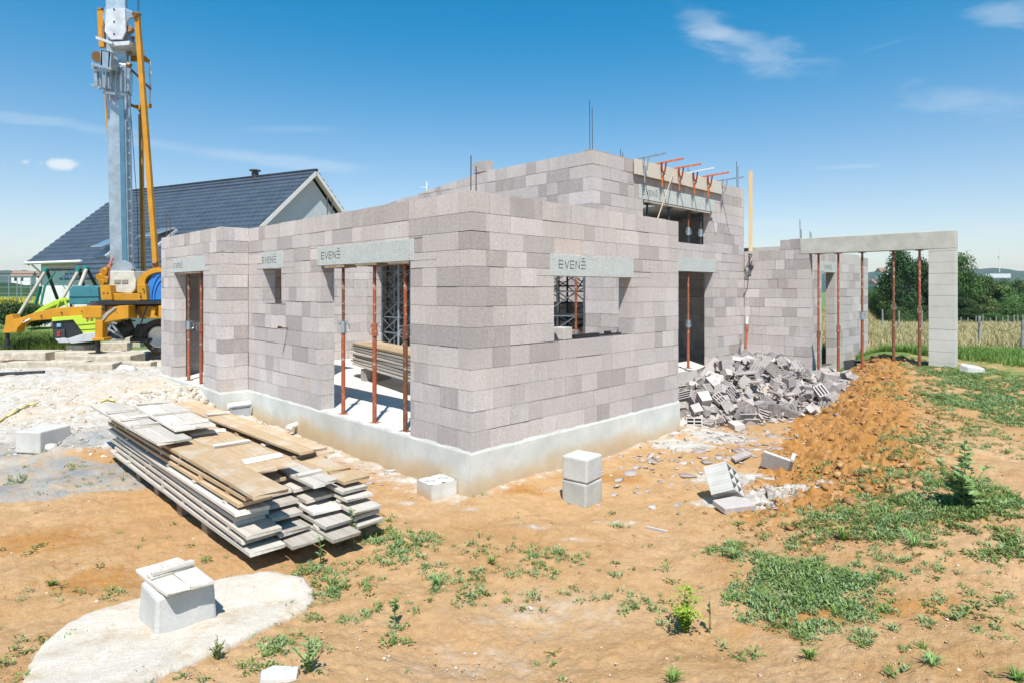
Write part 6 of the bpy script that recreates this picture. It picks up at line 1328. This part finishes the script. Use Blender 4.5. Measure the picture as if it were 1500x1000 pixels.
def blob(px, py, rx, ry, rot, noise, amt, lo=.55, hi=1.3):
    a0, b0 = (px-CX)/F, (HY-py)/F; dx = wm('SUBTRACT', gx, a0); dz = wm('SUBTRACT', gzz, b0); c, s_ = math.cos(rot), math.sin(rot)
    u = wm('DIVIDE', wm('ADD', wm('MULTIPLY', dx, c), wm('MULTIPLY', dz, s_)), rx/F); v = wm('DIVIDE', wm('SUBTRACT', wm('MULTIPLY', dz, c), wm('MULTIPLY', dx, s_)), ry/F)
    d = wm('SUBTRACT', 1.0, wm('SQRT', wm('ADD', wm('MULTIPLY', u, u), wm('MULTIPLY', v, v))))
    e = wm('ADD', wm('MULTIPLY', wm('MAXIMUM', d, -1.0), 1.0), wm('MULTIPLY', wm('SUBTRACT', noise, .5), 2.2))
    n = wn('ShaderNodeMapRange'); n.interpolation_type = 'SMOOTHSTEP'
    for i, x in zip(('From Min','From Max','To Min','To Max'), (lo-.5, hi-.3, 0, amt)): n.inputs[i].default_value = x
    nt.links.new(e, n.inputs['Value']); return wm('MULTIPLY', n.outputs[0], wm('MINIMUM', wm('MULTIPLY', wm('MAXIMUM', wm('ADD', d, .25), 0.0), 2.5), 1.0))
n1 = wnoise(9, 7, 1, 3.2, .35); n2 = wnoise(22, 7, 1, 1.6, .1); n3 = wnoise(5, 6, 1, 6, -.15)
parts = [blob(1110, 78, 130, 42, -.28, n1, .27), blob(1040, 40, 90, 30, -.55, n1, .22), blob(1470, 18, 80, 30, -.1, n1, .26), blob(1400, 150, 130, 34, -.12, n1, .20), blob(86, 241, 34, 11, -.05, n2, .85, .5, .95), blob(38, 238, 10, 5, 0, n2, .5), blob(66, 345, 28, 9, .1, n2, .5), blob(5, 352, 22, 8, 0, n2, .6), blob(30, 385, 60, 10, .1, n2, .3), blob(380, 232, 240, 12, -.12, n3, .22, .3, 1.0), blob(60, 178, 160, 10, -.12, n3, .18, .3, 1.0), blob(430, 190, 90, 8, 0, n3, .10, .3, 1.0), blob(1470, 335, 70, 10, 0, n3, .35, .3, 1.0), blob(1120, 328, 90, 8, 0, n3, .22, .3, 1.), blob(1235, 245, 60, 4, 0.05, n3, .15, .3, 1.), blob(1297, 66, 46, 1.6, .28, n2, .05, .0, .6)]
acc = parts[0]
for p in parts[1:]: acc = wm('ADD', acc, p)
acc = wm('MULTIPLY', wm('MINIMUM', acc, .9), wm('GREATER_THAN', Y_, .05))
er = wn('ShaderNodeMapRange'); er.interpolation_type = 'SMOOTHSTEP'
for i, x in zip(('From Min','From Max','To Min','To Max'), (.06, .44, 0, 1)): er.inputs[i].default_value = x
nt.links.new(Z_, er.inputs['Value']); tm = wn('ShaderNodeMix', data_type='RGBA'); nt.links.new(er.outputs[0], tm.inputs[0]); tm.inputs[6].default_value = (1.15,1.03,.95,1); tm.inputs[7].default_value = (.01,.875,1.06,1)
hs = wn('ShaderNodeMix', data_type='RGBA', blend_type='MULTIPLY'); hs.inputs[0].default_value = 1; nt.links.new(sky.outputs[0], hs.inputs[6]); nt.links.new(tm.outputs[2], hs.inputs[7])
mx = wn('ShaderNodeMix', data_type='RGBA'); nt.links.new(acc, mx.inputs[0]); nt.links.new(hs.outputs[2], mx.inputs[6]); mx.inputs[7].default_value = (6.2, 6.6, 7.0, 1); nt.links.new(mx.outputs[2], bg.inputs[0]); bg.inputs[1].default_value = .097
sl_ = bpy.data.lights.new('sun', 'SUN'); sl_.energy = 5.0; sl_.angle = math.radians(.53); sl_.color = (1, .955, .89); so_ = bpy.data.objects.new('sun', sl_); COL.objects.link(so_); so_.rotation_euler = Vector((-.027, .617, -1)).to_track_quat('-Z', 'Y').to_euler()
cam = bpy.data.cameras.new('camera'); cam.sensor_width = 36; cam.lens = 36*F/1500; cam.shift_y = (HY-500)/1500*1.0; cam.clip_end = 20000; cam.clip_start = .05
co = bpy.data.objects.new('camera', cam); COL.objects.link(co); co.location = (0, 0, CZ); co.rotation_euler = (math.pi/2, 0, 0); S.camera = co
hz = MB().box(-2750, 2750, -2750, 2750, -16, 110).build('haze', bpy.data.materials.new('haze_air')); kind(hz, 'stuff', 'thin summer haze')
hm = hz.data.materials[0]; hm.use_nodes = True; ht_ = hm.node_tree; ht_.nodes.remove(ht_.nodes['Principled BSDF']); pv = ht_.nodes.new('ShaderNodeVolumePrincipled'); pv.inputs['Color'].default_value = (.75,.85,.95,1); pv.inputs['Density'].default_value = .00022; pv.inputs['Anisotropy'].default_value = .2
ht_.links.new(pv.outputs[0], ht_.nodes['Material Output'].inputs['Volume'])
S.view_settings.view_transform = 'Standard'; S.view_settings.look = 'None'; S.view_settings.exposure = .57; S.view_settings.gamma = 1
